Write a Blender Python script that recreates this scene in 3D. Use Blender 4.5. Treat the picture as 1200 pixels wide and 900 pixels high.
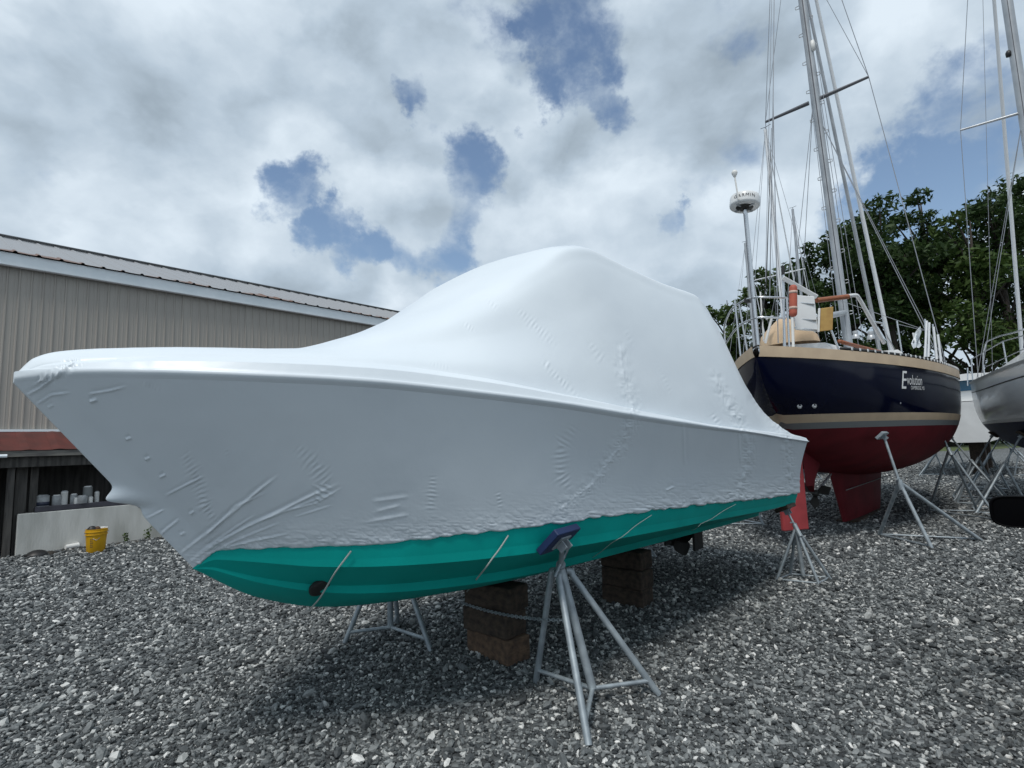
import bpy, math, random
import numpy as np
from mathutils import Vector, Matrix
sc = bpy.context.scene
for o in list(bpy.data.objects): bpy.data.objects.remove(o)
random.seed(7); rng = np.random.default_rng(7)

# ------------------------------------------------------------------ camera
F = 630.0; H = 1.45                                   # focal length in px of a 1200x900 frame, eye height
_v = np.array([400. - 600, 5450., -F]); UP = _v / np.linalg.norm(_v)   # direction of the vertical vanishing point
_f = np.array([0, 0, -1.]); _y = _f - UP * _f.dot(UP); _y /= np.linalg.norm(_y)
R = np.array([np.cross(_y, UP), _y, UP])              # world = R @ camera
C = np.array([0, 0, H])
cam = bpy.data.cameras.new('camera'); camo = bpy.data.objects.new('camera', cam); sc.collection.objects.link(camo)
cam.sensor_width = 36; cam.lens = F / 1200 * 36; cam.clip_end = 2000; cam.clip_start = .05
camo.matrix_world = Matrix.Translation(C) @ Matrix(R.tolist()).to_4x4()
sc.camera = camo
def ray(u, v): return R @ np.array([(u - 600) / F, -(v - 450) / F, -1.])
def atz(u, v, z=0.): d = ray(u, v); return C + d * (z - H) / d[2]
def Q(u, v, y): d = ray(u, v); return C + d * y / d[1]
def proj(p):
    c = (np.asarray(p, float) - C) @ R
    return 600 - F * c[..., 0] / c[..., 2], 450 + F * c[..., 1] / c[..., 2]

# ------------------------------------------------------------------ sky and sun
SUN_AZ = math.radians(-158); SUN_EL = math.radians(60)   # azimuth from +Y towards +X
world = bpy.data.worlds.new('World'); sc.world = world; world.use_nodes = True
world.cycles.sampling_method = 'MANUAL'; world.cycles.sample_map_resolution = 256
def build_sky():
    nt = world.node_tree; nt.nodes.clear(); N = nt.nodes.new; Lk = nt.links.new
    out = N('ShaderNodeOutputWorld'); mix = N('ShaderNodeMixShader'); b1 = N('ShaderNodeBackground'); b2 = N('ShaderNodeBackground')
    sky = N('ShaderNodeTexSky'); sky.sky_type = 'NISHITA'; sky.sun_disc = False
    sky.sun_elevation = SUN_EL; sky.sun_rotation = SUN_AZ; sky.air_density = 1.2; sky.dust_density = .6
    b1.inputs[1].default_value = .125; Lk(sky.outputs[0], b1.inputs[0])
    tc = N('ShaderNodeTexCoord')
    def vm(op, a, b=None):
        n = N('ShaderNodeVectorMath'); n.operation = op
        for i, x in enumerate((a, b)):
            if x is None: continue
            if hasattr(x, 'links') or hasattr(x, 'is_linked'): Lk(x, n.inputs[i])
            else: n.inputs[i].default_value = x
        return n
    def m(op, a, b=0., clamp=False):
        n = N('ShaderNodeMath'); n.operation = op; n.use_clamp = clamp
        for i, x in enumerate((a, b)):
            if hasattr(x, 'is_linked'): Lk(x, n.inputs[i])
            else: n.inputs[i].default_value = x
        return n.outputs[0]
    def mr(x, a, b, c=0., d=1., smooth=True):
        n = N('ShaderNodeMapRange'); n.interpolation_type = 'SMOOTHSTEP' if smooth else 'LINEAR'
        Lk(x, n.inputs[0]); n.inputs[1].default_value = a; n.inputs[2].default_value = b; n.inputs[3].default_value = c; n.inputs[4].default_value = d
        return n.outputs[0]
    d = vm('NORMALIZE', tc.outputs['Generated']).outputs[0]
    sep = N('ShaderNodeSeparateXYZ'); Lk(d, sep.inputs[0])
    den = m('ADD', m('MAXIMUM', sep.outputs[2], 0.), .30)
    cmb = N('ShaderNodeCombineXYZ'); Lk(m('DIVIDE', sep.outputs[0], den), cmb.inputs[0]); Lk(m('DIVIDE', sep.outputs[1], den), cmb.inputs[1])
    P0 = cmb.outputs[0]
    def noise(vec, scale, detail, rough=.55, off=(0, 0, 0), dist=0.):
        n = N('ShaderNodeTexNoise'); n.inputs['Scale'].default_value = scale; n.inputs['Detail'].default_value = detail
        n.inputs['Roughness'].default_value = rough; n.inputs['Distortion'].default_value = dist
        Lk(vm('ADD', vec, off).outputs[0], n.inputs['Vector']); return n
    PD = vm('MULTIPLY', d, (1., 1., 1.35)).outputs[0]
    wob = noise(PD, 5., 5, .6, (2., 8., 1.)); wv = vm('SCALE', vm('SUBTRACT', wob.outputs['Color'], (.5, .5, .5)).outputs[0]); wv.inputs[3].default_value = .16
    PW = vm('ADD', PD, wv.outputs[0]).outputs[0]
    def puffs(vec, off, detail):
        v = N('ShaderNodeTexVoronoi'); v.feature = 'F1'; v.inputs['Scale'].default_value = 3.6; v.inputs['Detail'].default_value = detail; v.inputs['Roughness'].default_value = .45; v.inputs['Lacunarity'].default_value = 2.3;
        v.normalize = True; Lk(vm('ADD', vec, off).outputs[0], v.inputs['Vector']); return m('SUBTRACT', 1., v.outputs['Distance'])
    b1_ = puffs(PW, (3.1, 1.7, 5.2), 2.); b1u = puffs(PW, (3.07, 1.69, 5.27), 1.)               # the same field a little higher, nearer the light
    n1 = noise(PD, 4.3, 9, .58, (3.1, 1.7, 5.2), .25)
    n2 = noise(PD, 1.7, 3, .5, (9.3, 4.2, 1.7))
    n3 = noise(PD, 11., 6, .62, (1.3, 7.2, 2.), .3)
    # gaps between the clouds: each at its own place on the sky, ragged by noise
    jit = noise(d, 7., 6, .62); jit2 = noise(d, 3., 2, .5)
    def jv(nz, k):
        q = vm('SCALE', vm('SUBTRACT', nz.outputs['Color'], (.5, .5, .5)).outputs[0]); q.inputs[3].default_value = k; return q.outputs[0]
    dj = vm('NORMALIZE', vm('ADD', vm('ADD', d, jv(jit, .21)).outputs[0], jv(jit2, .07)).outputs[0]).outputs[0]
    gaps = None
    for (u, v, r, s) in [(390, 262, 1.5, 1.0), (352, 225, 1.3, .7), (425, 283, 1.3, .8), (465, 300, 1.2, .6), (556, 200, 1.6, .8), (548, 250, 1.6, .7), (515, 292, 1.4, .6), (668, 45, 2.1, 1.), (630, 45, 2., .6),
                         (668, 105, 1.6, .9), (700, 122, 1.2, .8), (585, 20, 2.4, .45), (480, 102, 1.0, .7), (772, 262, .8, .6), (850, 8, 1.4, .8), (845, 145, 1.6, .5), (895, 30, 1.4, .5), (565, 175, 1., .5),
                         (1085, 240, 2.2, 1.), (1040, 232, 1.4, .8), (1120, 120, 1.8, .7), (1165, 150, 1.6, .7), (1150, 60, 1.2, .5), (520, 145, .8, .4), (825, 215, 1.2, .4), (1000, 275, 1.3, .6), (1130, 205, 1.5, .8)]:
        g = ray(u, v); g = g / np.linalg.norm(g)
        dp = vm('DOT_PRODUCT', dj, tuple(g)).outputs['Value']
        w = mr(dp, math.cos(math.radians(r * 3.7)), 1.0, 0., s)
        gaps = w if gaps is None else m('MAXIMUM', gaps, w)
    thick = m('ADD', m('ADD', m('MULTIPLY', b1_, .75), m('MULTIPLY', n1.outputs[0], 1.1)), m('ADD', m('MULTIPLY', n2.outputs[0], .7), m('MULTIPLY', n3.outputs[0], .35)))
    cov = m('SUBTRACT', thick, m('MULTIPLY', gaps, .70))
    alpha = mr(cov, 1.06, 1.40)
    relief = m('SUBTRACT', b1_, b1u)
    br = m('ADD', m('ADD', mr(thick, 1.25, 1.95, .78, .44, False), m('MULTIPLY', relief, 1.45)), m('MULTIPLY', m('SUBTRACT', n3.outputs[0], .5), .22))
    br = m('ADD', br, mr(sep.outputs[2], .0, .6, -.02, .05))
    cr = N('ShaderNodeValToRGB'); cr.color_ramp.elements[0].position = .28; cr.color_ramp.elements[0].color = (.26, .325, .385, 1)
    cr.color_ramp.elements[1].position = .82; cr.color_ramp.elements[1].color = (.76, .86, .95, 1)
    e = cr.color_ramp.elements.new(.55); e.color = (.485, .585, .685, 1)
    Lk(br, cr.inputs[0]); Lk(cr.outputs[0], b2.inputs[0]); b2.inputs[1].default_value = 1.0
    Lk(alpha, mix.inputs[0]); Lk(b1.outputs[0], mix.inputs[1]); Lk(b2.outputs[0], mix.inputs[2]); Lk(mix.outputs[0], out.inputs[0])
build_sky()
sl = bpy.data.lights.new('sun', 'SUN'); sl.energy = 2.3; sl.angle = math.radians(13); sl.color = (1, .96, .90)
so = bpy.data.objects.new('sun', sl); sc.collection.objects.link(so); so.location = (-20, -5, 30)
_sd = Vector((math.sin(SUN_AZ) * math.cos(SUN_EL), math.cos(SUN_AZ) * math.cos(SUN_EL), math.sin(SUN_EL)))
so.rotation_euler = _sd.to_track_quat('Z', 'Y').to_euler()
vs = sc.view_settings; vs.view_transform = 'Standard'; vs.look = 'None'; vs.exposure = 0.0; vs.gamma = 1; vs.use_curve_mapping = False

# ------------------------------------------------------------------ materials
def mat(name, col, rough=.5, metal=0., col2=None, scale=8., detail=4., lo=.35, hi=.65, bump=0., bscale=None, bdist=.01, stretch=None, coat=0., spec=.5):
    m = bpy.data.materials.new(name); m.use_nodes = True; nt = m.node_tree; N = nt.nodes.new; Lk = nt.links.new
    p = nt.nodes['Principled BSDF']; p.inputs['Base Color'].default_value = (*col, 1); p.inputs['Roughness'].default_value = rough; p.inputs['Metallic'].default_value = metal
    p.inputs['Coat Weight'].default_value = coat; p.inputs['Specular IOR Level'].default_value = spec
    if col2 or bump:
        tc = N('ShaderNodeTexCoord'); mp = N('ShaderNodeMapping'); Lk(tc.outputs['Object'], mp.inputs[0])
        if stretch: mp.inputs['Scale'].default_value = stretch
    if col2:
        n = N('ShaderNodeTexNoise'); n.inputs['Scale'].default_value = scale; n.inputs['Detail'].default_value = detail; Lk(mp.outputs[0], n.inputs['Vector'])
        r = N('ShaderNodeValToRGB'); r.color_ramp.elements[0].position = lo; r.color_ramp.elements[1].position = hi
        r.color_ramp.elements[0].color = (*col, 1); r.color_ramp.elements[1].color = (*col2, 1)
        Lk(n.outputs[0], r.inputs[0]); Lk(r.outputs[0], p.inputs['Base Color'])
    if bump:
        n = N('ShaderNodeTexNoise'); n.inputs['Scale'].default_value = bscale or scale * 3; n.inputs['Detail'].default_value = 5; Lk(mp.outputs[0], n.inputs['Vector'])
        b = N('ShaderNodeBump'); b.inputs['Strength'].default_value = bump; b.inputs['Distance'].default_value = bdist; Lk(n.outputs[0], b.inputs['Height']); Lk(b.outputs[0], p.inputs['Normal'])
    return m
M = {}
M['wrap'] = mat('shrink_wrap_film', (.675, .735, .78), .36, col2=(.64, .70, .75), scale=1.6, bump=.12, bscale=9., bdist=.015)
M['teal'] = mat('teal_bottom_paint', (.0008, .37, .325), .6, col2=(.0008, .32, .28), spec=.15, scale=3., bump=.12, bscale=40, bdist=.002)
M['galv'] = mat('galvanised_steel', (.36, .41, .44), .5, .35, col2=(.25, .29, .32), scale=14., bump=.15, bscale=60, bdist=.002)
M['steel'] = mat('stainless_tube', (.62, .64, .66), .25, .9)
M['alu'] = mat('mast_aluminium', (.44, .46, .48), .42, .5, col2=(.34, .36, .38), scale=3.)
M['whitepaint'] = mat('white_gelcoat', (.72, .73, .73), .3, col2=(.62, .63, .63), scale=2.)
M['whitemast'] = mat('white_spar_paint', (.70, .72, .74), .35)
M['navy'] = mat('navy_gelcoat', (.0016, .0028, .0125), .12, col2=(.0024, .004, .017), scale=2., spec=.16)
M['tan'] = mat('tan_band', (.56, .43, .29), .45, col2=(.49, .37, .25), scale=4.)
M['canvas'] = mat('tan_canvas', (.62, .46, .31), .8, col2=(.54, .40, .26), scale=5., bump=.2, bscale=20)
M['grey'] = mat('grey_paint', (.19, .20, .20), .5)
M['red'] = mat('red_antifouling', (.145, .014, .02), .65, col2=(.095, .010, .014), scale=3., lo=.4, hi=.75, bump=.15, bscale=25, bdist=.004, spec=.15)
M['redlight'] = mat('red_rudder_paint', (.36, .045, .05), .6, col2=(.26, .03, .035), scale=5.)
M['blue'] = mat('blue_antifouling', (.008, .018, .085), .6, col2=(.005, .012, .055), scale=4.)
M['bluepad'] = mat('blue_stand_pad', (.007, .022, .085), .6)
M['silver'] = mat('silver_grey_gelcoat', (.76, .79, .81), .22, col2=(.69, .72, .74), scale=1.5, coat=.3)
M['black'] = mat('black_rubber', (.012, .012, .013), .5)
M['blackgloss'] = mat('black_gloss_plastic', (.0015, .0015, .002), .5, spec=.05)
M['wood'] = mat('weathered_timber', (.080, .058, .042), .85, col2=(.030, .022, .017), scale=3., detail=8, stretch=(1.2, 9, 9), bump=.7, bscale=9, bdist=.012)
M['wood2'] = mat('fresher_timber', (.16, .10, .062), .8, col2=(.065, .042, .03), scale=3., detail=8, stretch=(1.2, 9, 9), bump=.6, bscale=9, bdist=.01)
M['teak'] = mat('oiled_teak', (.30, .10, .04), .5, col2=(.22, .07, .03), scale=10, stretch=(1, 8, 8))
M['ply'] = mat('yellow_plywood', (.42, .27, .08), .7, col2=(.34, .20, .06), scale=10)
M['orange'] = mat('faded_orange_plastic', (.42, .095, .055), .6, col2=(.34, .08, .05), scale=9)
M['rope'] = mat('pale_rope', (.42, .45, .43), .8)
M['wire'] = mat('rigging_wire', (.30, .31, .33), .4, .6)
M['darkwire'] = mat('dark_rigging', (.10, .105, .12), .5, .3)
M['glass'] = mat('blue_window_vinyl', (.02, .09, .16), .12)
M['bronze'] = mat('dull_bronze', (.030, .030, .028), .55, .4)
M['siding'] = mat('taupe_steel_siding', (.36, .335, .30), .50, col2=(.325, .30, .27), scale=1.3, stretch=(1, 1, .25))
M['fascia'] = mat('white_fascia_metal', (.80, .85, .88), .45, col2=(.72, .78, .81), scale=2.)
M['concrete'] = mat('stained_concrete', (.58, .58, .55), .9, col2=(.28, .28, .25), scale=2.2, detail=9, lo=.42, hi=.80, stretch=(1.6, 1.6, .35), bump=.5, bscale=22, bdist=.01)
M['redroof'] = mat('red_painted_tin', (.105, .022, .017), .6, col2=(.07, .018, .014), scale=5., stretch=(1, 1, .3))
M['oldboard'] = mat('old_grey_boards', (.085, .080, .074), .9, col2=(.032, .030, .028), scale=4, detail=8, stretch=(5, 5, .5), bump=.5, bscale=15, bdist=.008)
M['greyboard'] = mat('weathered_fascia_board', (.20, .19, .17), .9, col2=(.10, .095, .09), scale=5, detail=8, stretch=(.8, .8, 8), bump=.4, bscale=12, bdist=.006)
M['yellow'] = mat('yellow_bucket_plastic', (.60, .33, .004), .45, col2=(.52, .28, .004), scale=8)
M['tin'] = mat('pale_tin', (.42, .44, .45), .5, col2=(.26, .27, .28), scale=14)
M['whiteplastic'] = mat('white_plastic', (.70, .70, .68), .5)
M['navylabel'] = mat('navy_tin_label', (.02, .025, .05), .5)
M['dirt'] = mat('dark_soil', (.045, .04, .034), .95, col2=(.02, .018, .015), scale=6, bump=.6, bscale=30)
M['grass'] = mat('rough_grass', (.055, .085, .022), .9, col2=(.09, .11, .035), scale=1.2, bump=.5, bscale=30)
M['trunk'] = mat('dark_bark', (.045, .036, .028), .9, col2=(.02, .016, .013), scale=4, stretch=(3, 3, .6), bump=.6, bscale=14, bdist=.04)
M['lettering'] = mat('white_lettering', (.70, .70, .70), .4)
M['darkletter'] = mat('dark_lettering', (.05, .05, .055), .5)
M['carpaint'] = mat('dark_car_paint', (.012, .013, .016), .15, coat=.8)
M['carglass'] = mat('tinted_glass', (.01, .012, .014), .05)

def leaf_mat(name, a, b):
    m = bpy.data.materials.new(name); m.use_nodes = True; nt = m.node_tree; N = nt.nodes.new; Lk = nt.links.new
    p = nt.nodes['Principled BSDF']; g = N('ShaderNodeNewGeometry'); r = N('ShaderNodeValToRGB')
    r.color_ramp.elements[0].color = (*a, 1); r.color_ramp.elements[1].color = (*b, 1); Lk(g.outputs['Random Per Island'], r.inputs[0]); Lk(r.outputs[0], p.inputs['Base Color'])
    p.inputs['Roughness'].default_value = .6; p.inputs['Specular IOR Level'].default_value = .25
    t = N('ShaderNodeBsdfTranslucent'); Lk(r.outputs[0], t.inputs[0]); mx = N('ShaderNodeMixShader'); mx.inputs[0].default_value = .22
    Lk(p.outputs[0], mx.inputs[1]); Lk(t.outputs[0], mx.inputs[2]); Lk(mx.outputs[0], nt.nodes['Material Output'].inputs[0])
    return m
M['leaf'] = leaf_mat('dark_leaves', (.016, .036, .010), (.045, .080, .022))
M['leaf2'] = leaf_mat('mid_leaves', (.028, .060, .012), (.075, .115, .030))
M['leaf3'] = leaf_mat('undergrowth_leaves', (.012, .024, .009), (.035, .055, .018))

def gravel_mat():
    m = bpy.data.materials.new('crushed_stone_ground'); m.use_nodes = True; nt = m.node_tree; N = nt.nodes.new; Lk = nt.links.new
    p = nt.nodes['Principled BSDF']; p.inputs['Roughness'].default_value = .85
    tc = N('ShaderNodeTexCoord'); v = N('ShaderNodeTexVoronoi'); v.inputs['Scale'].default_value = 26; Lk(tc.outputs['Object'], v.inputs['Vector'])
    sp = N('ShaderNodeSeparateColor'); Lk(v.outputs['Color'], sp.inputs[0])
    r = N('ShaderNodeValToRGB'); r.color_ramp.elements[0].color = (.030, .034, .037, 1); r.color_ramp.elements[1].color = (.34, .36, .365, 1)
    e = r.color_ramp.elements.new(.55); e.color = (.105, .115, .12, 1); Lk(sp.outputs[0], r.inputs[0])
    big = N('ShaderNodeTexNoise'); big.inputs['Scale'].default_value = .5; big.inputs['Detail'].default_value = 5; Lk(tc.outputs['Object'], big.inputs['Vector'])
    rr = N('ShaderNodeMapRange'); rr.inputs[1].default_value = .3; rr.inputs[2].default_value = .7; rr.inputs[3].default_value = .75; rr.inputs[4].default_value = 1.1; Lk(big.outputs[0], rr.inputs[0])
    mm = N('ShaderNodeMix'); mm.data_type = 'RGBA'; mm.blend_type = 'MULTIPLY'; mm.inputs[0].default_value = 1; Lk(r.outputs[0], mm.inputs[6]); Lk(rr.outputs[0], mm.inputs[7])
    Lk(mm.outputs[2], p.inputs['Base Color'])
    b = N('ShaderNodeBump'); b.inputs['Strength'].default_value = 1; b.inputs['Distance'].default_value = .03; b.invert = True; Lk(v.outputs['Distance'], b.inputs['Height']); Lk(b.outputs[0], p.inputs['Normal'])
    return m
def stone_mat():
    m = bpy.data.materials.new('loose_crushed_stone'); m.use_nodes = True; nt = m.node_tree; N = nt.nodes.new; Lk = nt.links.new
    p = nt.nodes['Principled BSDF']; p.inputs['Roughness'].default_value = .7; p.inputs['Specular IOR Level'].default_value = .4
    oi = N('ShaderNodeObjectInfo'); r = N('ShaderNodeValToRGB'); cr = r.color_ramp
    cr.elements[0].position = 0; cr.elements[0].color = (.036, .040, .043, 1); cr.elements[1].position = 1; cr.elements[1].color = (.72, .72, .70, 1)
    for pos, c in ((.35, (.075, .084, .088)), (.62, (.140, .152, .156)), (.82, (.25, .265, .265)), (.95, (.44, .45, .44))):
        e = cr.elements.new(pos); e.color = (*c, 1)
    Lk(oi.outputs['Random'], r.inputs[0])
    tc = N('ShaderNodeTexCoord'); n = N('ShaderNodeTexNoise'); n.inputs['Scale'].default_value = 2.5; n.inputs['Detail'].default_value = 5; Lk(tc.outputs['Object'], n.inputs['Vector'])
    mr = N('ShaderNodeMapRange'); mr.inputs[3].default_value = .65; mr.inputs[4].default_value = 1.35; Lk(n.outputs[0], mr.inputs[0])
    mm = N('ShaderNodeMix'); mm.data_type = 'RGBA'; mm.blend_type = 'MULTIPLY'; mm.inputs[0].default_value = 1; Lk(r.outputs[0], mm.inputs[6]); Lk(mr.outputs[0], mm.inputs[7])
    Lk(mm.outputs[2], p.inputs['Base Color']); return m
def roof_mat():
    m = bpy.data.materials.new('galvanised_roof_with_rust'); m.use_nodes = True; nt = m.node_tree; N = nt.nodes.new; Lk = nt.links.new
    p = nt.nodes['Principled BSDF']; p.inputs['Roughness'].default_value = .55; p.inputs['Metallic'].default_value = .25
    tc = N('ShaderNodeTexCoord'); sx = N('ShaderNodeSeparateXYZ'); Lk(tc.outputs['Object'], sx.inputs[0])
    n = N('ShaderNodeTexNoise'); n.inputs['Scale'].default_value = 1.1; n.inputs['Detail'].default_value = 8; n.inputs['Roughness'].default_value = .65; Lk(tc.outputs['Object'], n.inputs['Vector'])
    e = N('ShaderNodeMapRange'); Lk(sx.outputs[2], e.inputs[0]); e.inputs[1].default_value = 5.08; e.inputs[2].default_value = 5.50; e.inputs[3].default_value = .20; e.inputs[4].default_value = -.25
    a = N('ShaderNodeMath'); a.operation = 'ADD'; Lk(n.outputs[0], a.inputs[0]); Lk(e.outputs[0], a.inputs[1])
    r = N('ShaderNodeValToRGB'); r.color_ramp.elements[0].position = .57; r.color_ramp.elements[1].position = .66
    r.color_ramp.elements[0].color = (.29, .30, .315, 1); r.color_ramp.elements[1].color = (.17, .10, .075, 1); Lk(a.outputs[0], r.inputs[0]); Lk(r.outputs[0], p.inputs['Base Color'])
    return m
M['gravel'] = gravel_mat(); M['stone'] = stone_mat(); M['roof'] = roof_mat()

# ------------------------------------------------------------------ mesh helpers
col = sc.collection; ORG = {}
def interp(xs, ys):
    xs = np.array(xs, float); ys = np.array(ys, float); h = np.diff(xs); d = np.diff(ys) / h; m = np.zeros_like(xs)
    for i in range(1, len(xs) - 1):
        if d[i - 1] * d[i] > 0:
            w1 = 2 * h[i] + h[i - 1]; w2 = h[i] + 2 * h[i - 1]; m[i] = (w1 + w2) / (w1 / d[i - 1] + w2 / d[i])
    m[0] = d[0]; m[-1] = d[-1]
    def f(x):
        x = np.clip(np.asarray(x, float), xs[0], xs[-1]); i = np.clip(np.searchsorted(xs, x) - 1, 0, len(h) - 1); t = (x - xs[i]) / h[i]
        return (2*t**3-3*t**2+1)*ys[i] + (t**3-2*t**2+t)*h[i]*m[i] + (-2*t**3+3*t**2)*ys[i+1] + (t**3-t**2)*h[i]*m[i+1]
    return f
def tab(pairs): return interp([p[0] for p in pairs], [p[1] for p in pairs])
def unit(v): v = np.asarray(v, float); return v / max(np.linalg.norm(v), 1e-9)
class MB:
    def __init__(s): s.v = []; s.f = []; s.n = 0
    def add(s, v, f): s.v.append(np.asarray(v, float).reshape(-1, 3)); s.f += [tuple(i + s.n for i in q) for q in f]; s.n += len(s.v[-1]); return s
    def grid(s, g, flip=False, wrap=False):
        a, b = g.shape[:2]; f = []
        for i in range(a - 1):
            for j in range(b if wrap else b - 1):
                k = (j + 1) % b; q = (i*b+j, i*b+k, (i+1)*b+k, (i+1)*b+j); f.append(q[::-1] if flip else q)
        return s.add(g.reshape(-1, 3), f)
    def tube(s, pts, r, seg=8, cap=True):
        p = [np.asarray(q, float) for q in pts]; n = len(p); r = [r] * n if np.isscalar(r) else r
        tg = [unit(p[min(i+1, n-1)] - p[max(i-1, 0)]) for i in range(n)]
        ref = np.array([0, 0, 1.]) if abs(tg[0][2]) < .9 else np.array([1., 0, 0]); x = unit(np.cross(ref, tg[0])); V = []
        for i in range(n):
            x = unit(x - tg[i] * x.dot(tg[i])); y = np.cross(tg[i], x)
            for k in range(seg): a = 2*math.pi*k/seg; V.append(p[i] + r[i]*(math.cos(a)*x + math.sin(a)*y))
        f = [(i*seg+k, i*seg+(k+1) % seg, (i+1)*seg+(k+1) % seg, (i+1)*seg+k) for i in range(n-1) for k in range(seg)]
        if cap: f += [tuple(range(seg))[::-1], tuple((n-1)*seg+k for k in range(seg))]
        return s.add(V, f)
    def box(s, c, x, y, z, hx, hy, hz, bev=0.):
        c = np.asarray(c, float); x = unit(x); y = unit(y); z = unit(z)
        if bev <= 0:
            V = [c + a*hx*x + b*hy*y + d*hz*z for d in (-1, 1) for b in (-1, 1) for a in (-1, 1)]
            return s.add(V, [(0,2,3,1),(4,5,7,6),(0,1,5,4),(2,6,7,3),(0,4,6,2),(1,3,7,5)])
        V = []; ix = {}
        for sx in (-1, 1):
            for sy in (-1, 1):
                for sz in (-1, 1):
                    for k, (dx, dy, dz) in enumerate(((0,bev,bev),(bev,0,bev),(bev,bev,0))):
                        ix[sx,sy,sz,k] = len(V); V.append(c + sx*(hx-dx)*x + sy*(hy-dy)*y + sz*(hz-dz)*z)
        f = []
        for k, ax in enumerate('xyz'):
            for sg in (-1, 1):
                q = []
                for a, b in ((-1,-1),(1,-1),(1,1),(-1,1)):
                    t = [0,0,0]; t[k] = sg; t[(k+1)%3] = a; t[(k+2)%3] = b; q.append(ix[(*t, k)])
                f.append(tuple(q) if sg > 0 else tuple(q[::-1]))
        for k in range(3):                                    # edge bevels, along axis k
            i, j = (k+1)%3, (k+2)%3
            for a in (-1,1):
                for b in (-1,1):
                    t0=[0,0,0];t0[i]=a;t0[j]=b;t0[k]=-1;t1=list(t0);t1[k]=1
                    q=(ix[(*t0,i)],ix[(*t1,i)],ix[(*t1,j)],ix[(*t0,j)]); f.append(q if a*b<0 else q[::-1])
        for sx in (-1,1):
            for sy in (-1,1):
                for sz in (-1,1):
                    q=tuple(ix[sx,sy,sz,k] for k in range(3)); f.append(q if sx*sy*sz>0 else q[::-1])
        return s.add(V, f)
    def lathe(s, c, prof, axis=(0,0,1), seg=20):
        c = np.asarray(c, float); z = unit(axis); x = unit(np.cross(z, (0,1,0) if abs(z[1])<.9 else (1,0,0))); y = np.cross(z, x)
        V = [c + h*z + r*(math.cos(2*math.pi*k/seg)*x + math.sin(2*math.pi*k/seg)*y) for r, h in prof for k in range(seg)]; n = len(prof)
        f = [(i*seg+k, i*seg+(k+1)%seg, (i+1)*seg+(k+1)%seg, (i+1)*seg+k) for i in range(n-1) for k in range(seg)]
        if prof[0][0] > 1e-6: f.append(tuple(range(seg))[::-1])
        if prof[-1][0] > 1e-6: f.append(tuple((n-1)*seg+k for k in range(seg)))
        return s.add(V, f)
    def build(s, name, m, parent=None, origin=None, smooth=False, autosmooth=None):
        V = np.concatenate(s.v); og = ORG[parent] if parent else (np.asarray(origin, float) if origin is not None else np.array([V[:,0].mean(), V[:,1].mean(), V[:,2].min()]))
        me = bpy.data.meshes.new(name); me.from_pydata((V - og).tolist(), [], s.f); me.materials.append(M[m] if isinstance(m, str) else m)
        if smooth: me.polygons.foreach_set('use_smooth', [True]*len(me.polygons))
        if autosmooth: me.set_sharp_from_angle(angle=math.radians(autosmooth))
        o = bpy.data.objects.new(name, me); col.objects.link(o)
        if parent: o.parent = parent; ORG[o] = og
        else: o.location = og; ORG[o] = og
        return o
def tag(o, label, cat=None, group=None, kind=None):
    if label: o['label'] = label
    if cat: o['category'] = cat
    if group: o['group'] = group
    if kind: o['kind'] = kind
    return o
def thing(name, loc, label, cat, group=None):
    o = bpy.data.objects.new(name, None); o.empty_display_size = .2; o.location = loc; col.objects.link(o); ORG[o] = np.asarray(loc, float); return tag(o, label, cat, group)
def T(name, m, parent, pts, r, seg=8, **k): return MB().tube(pts, r, seg).build(name, m, parent, smooth=True, autosmooth=50, **k)
def arc(pts, n=8):                                         # smooth a polyline
    P = np.asarray(pts, float); t = np.arange(len(P)); fs = [interp(t, P[:, i]) for i in range(3)]; u = np.linspace(0, len(P)-1, (len(P)-1)*n+1); return np.stack([f(u) for f in fs], 1)

TH = math.radians(46.5); AX = np.array([math.cos(TH), math.sin(TH), 0]); NX = np.array([math.sin(TH), -math.cos(TH), 0]); Z = np.array([0, 0, 1.])

# ------------------------------------------------------------------ ground
g = MB().add([(-500,-500,0),(500,-500,0),(500,500,0),(-500,500,0)], [(0,1,2,3)]).build('ground', 'gravel', origin=(0,0,0)); g['kind'] = 'structure'
gx = np.linspace(-90, 160, 90); near = 39 + 1.2*np.sin(gx*.35) + .8*np.sin(gx*.9+1); vg = np.zeros((2, 90, 3)); vg[0,:,0] = gx; vg[1,:,0] = gx*4; vg[0,:,1] = near; vg[1,:,1] = 480; vg[:,:,2] = .006
g2 = MB().grid(vg, True).build('grass_field', 'grass', origin=(0,0,0)); g2['kind'] = 'structure'

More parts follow.
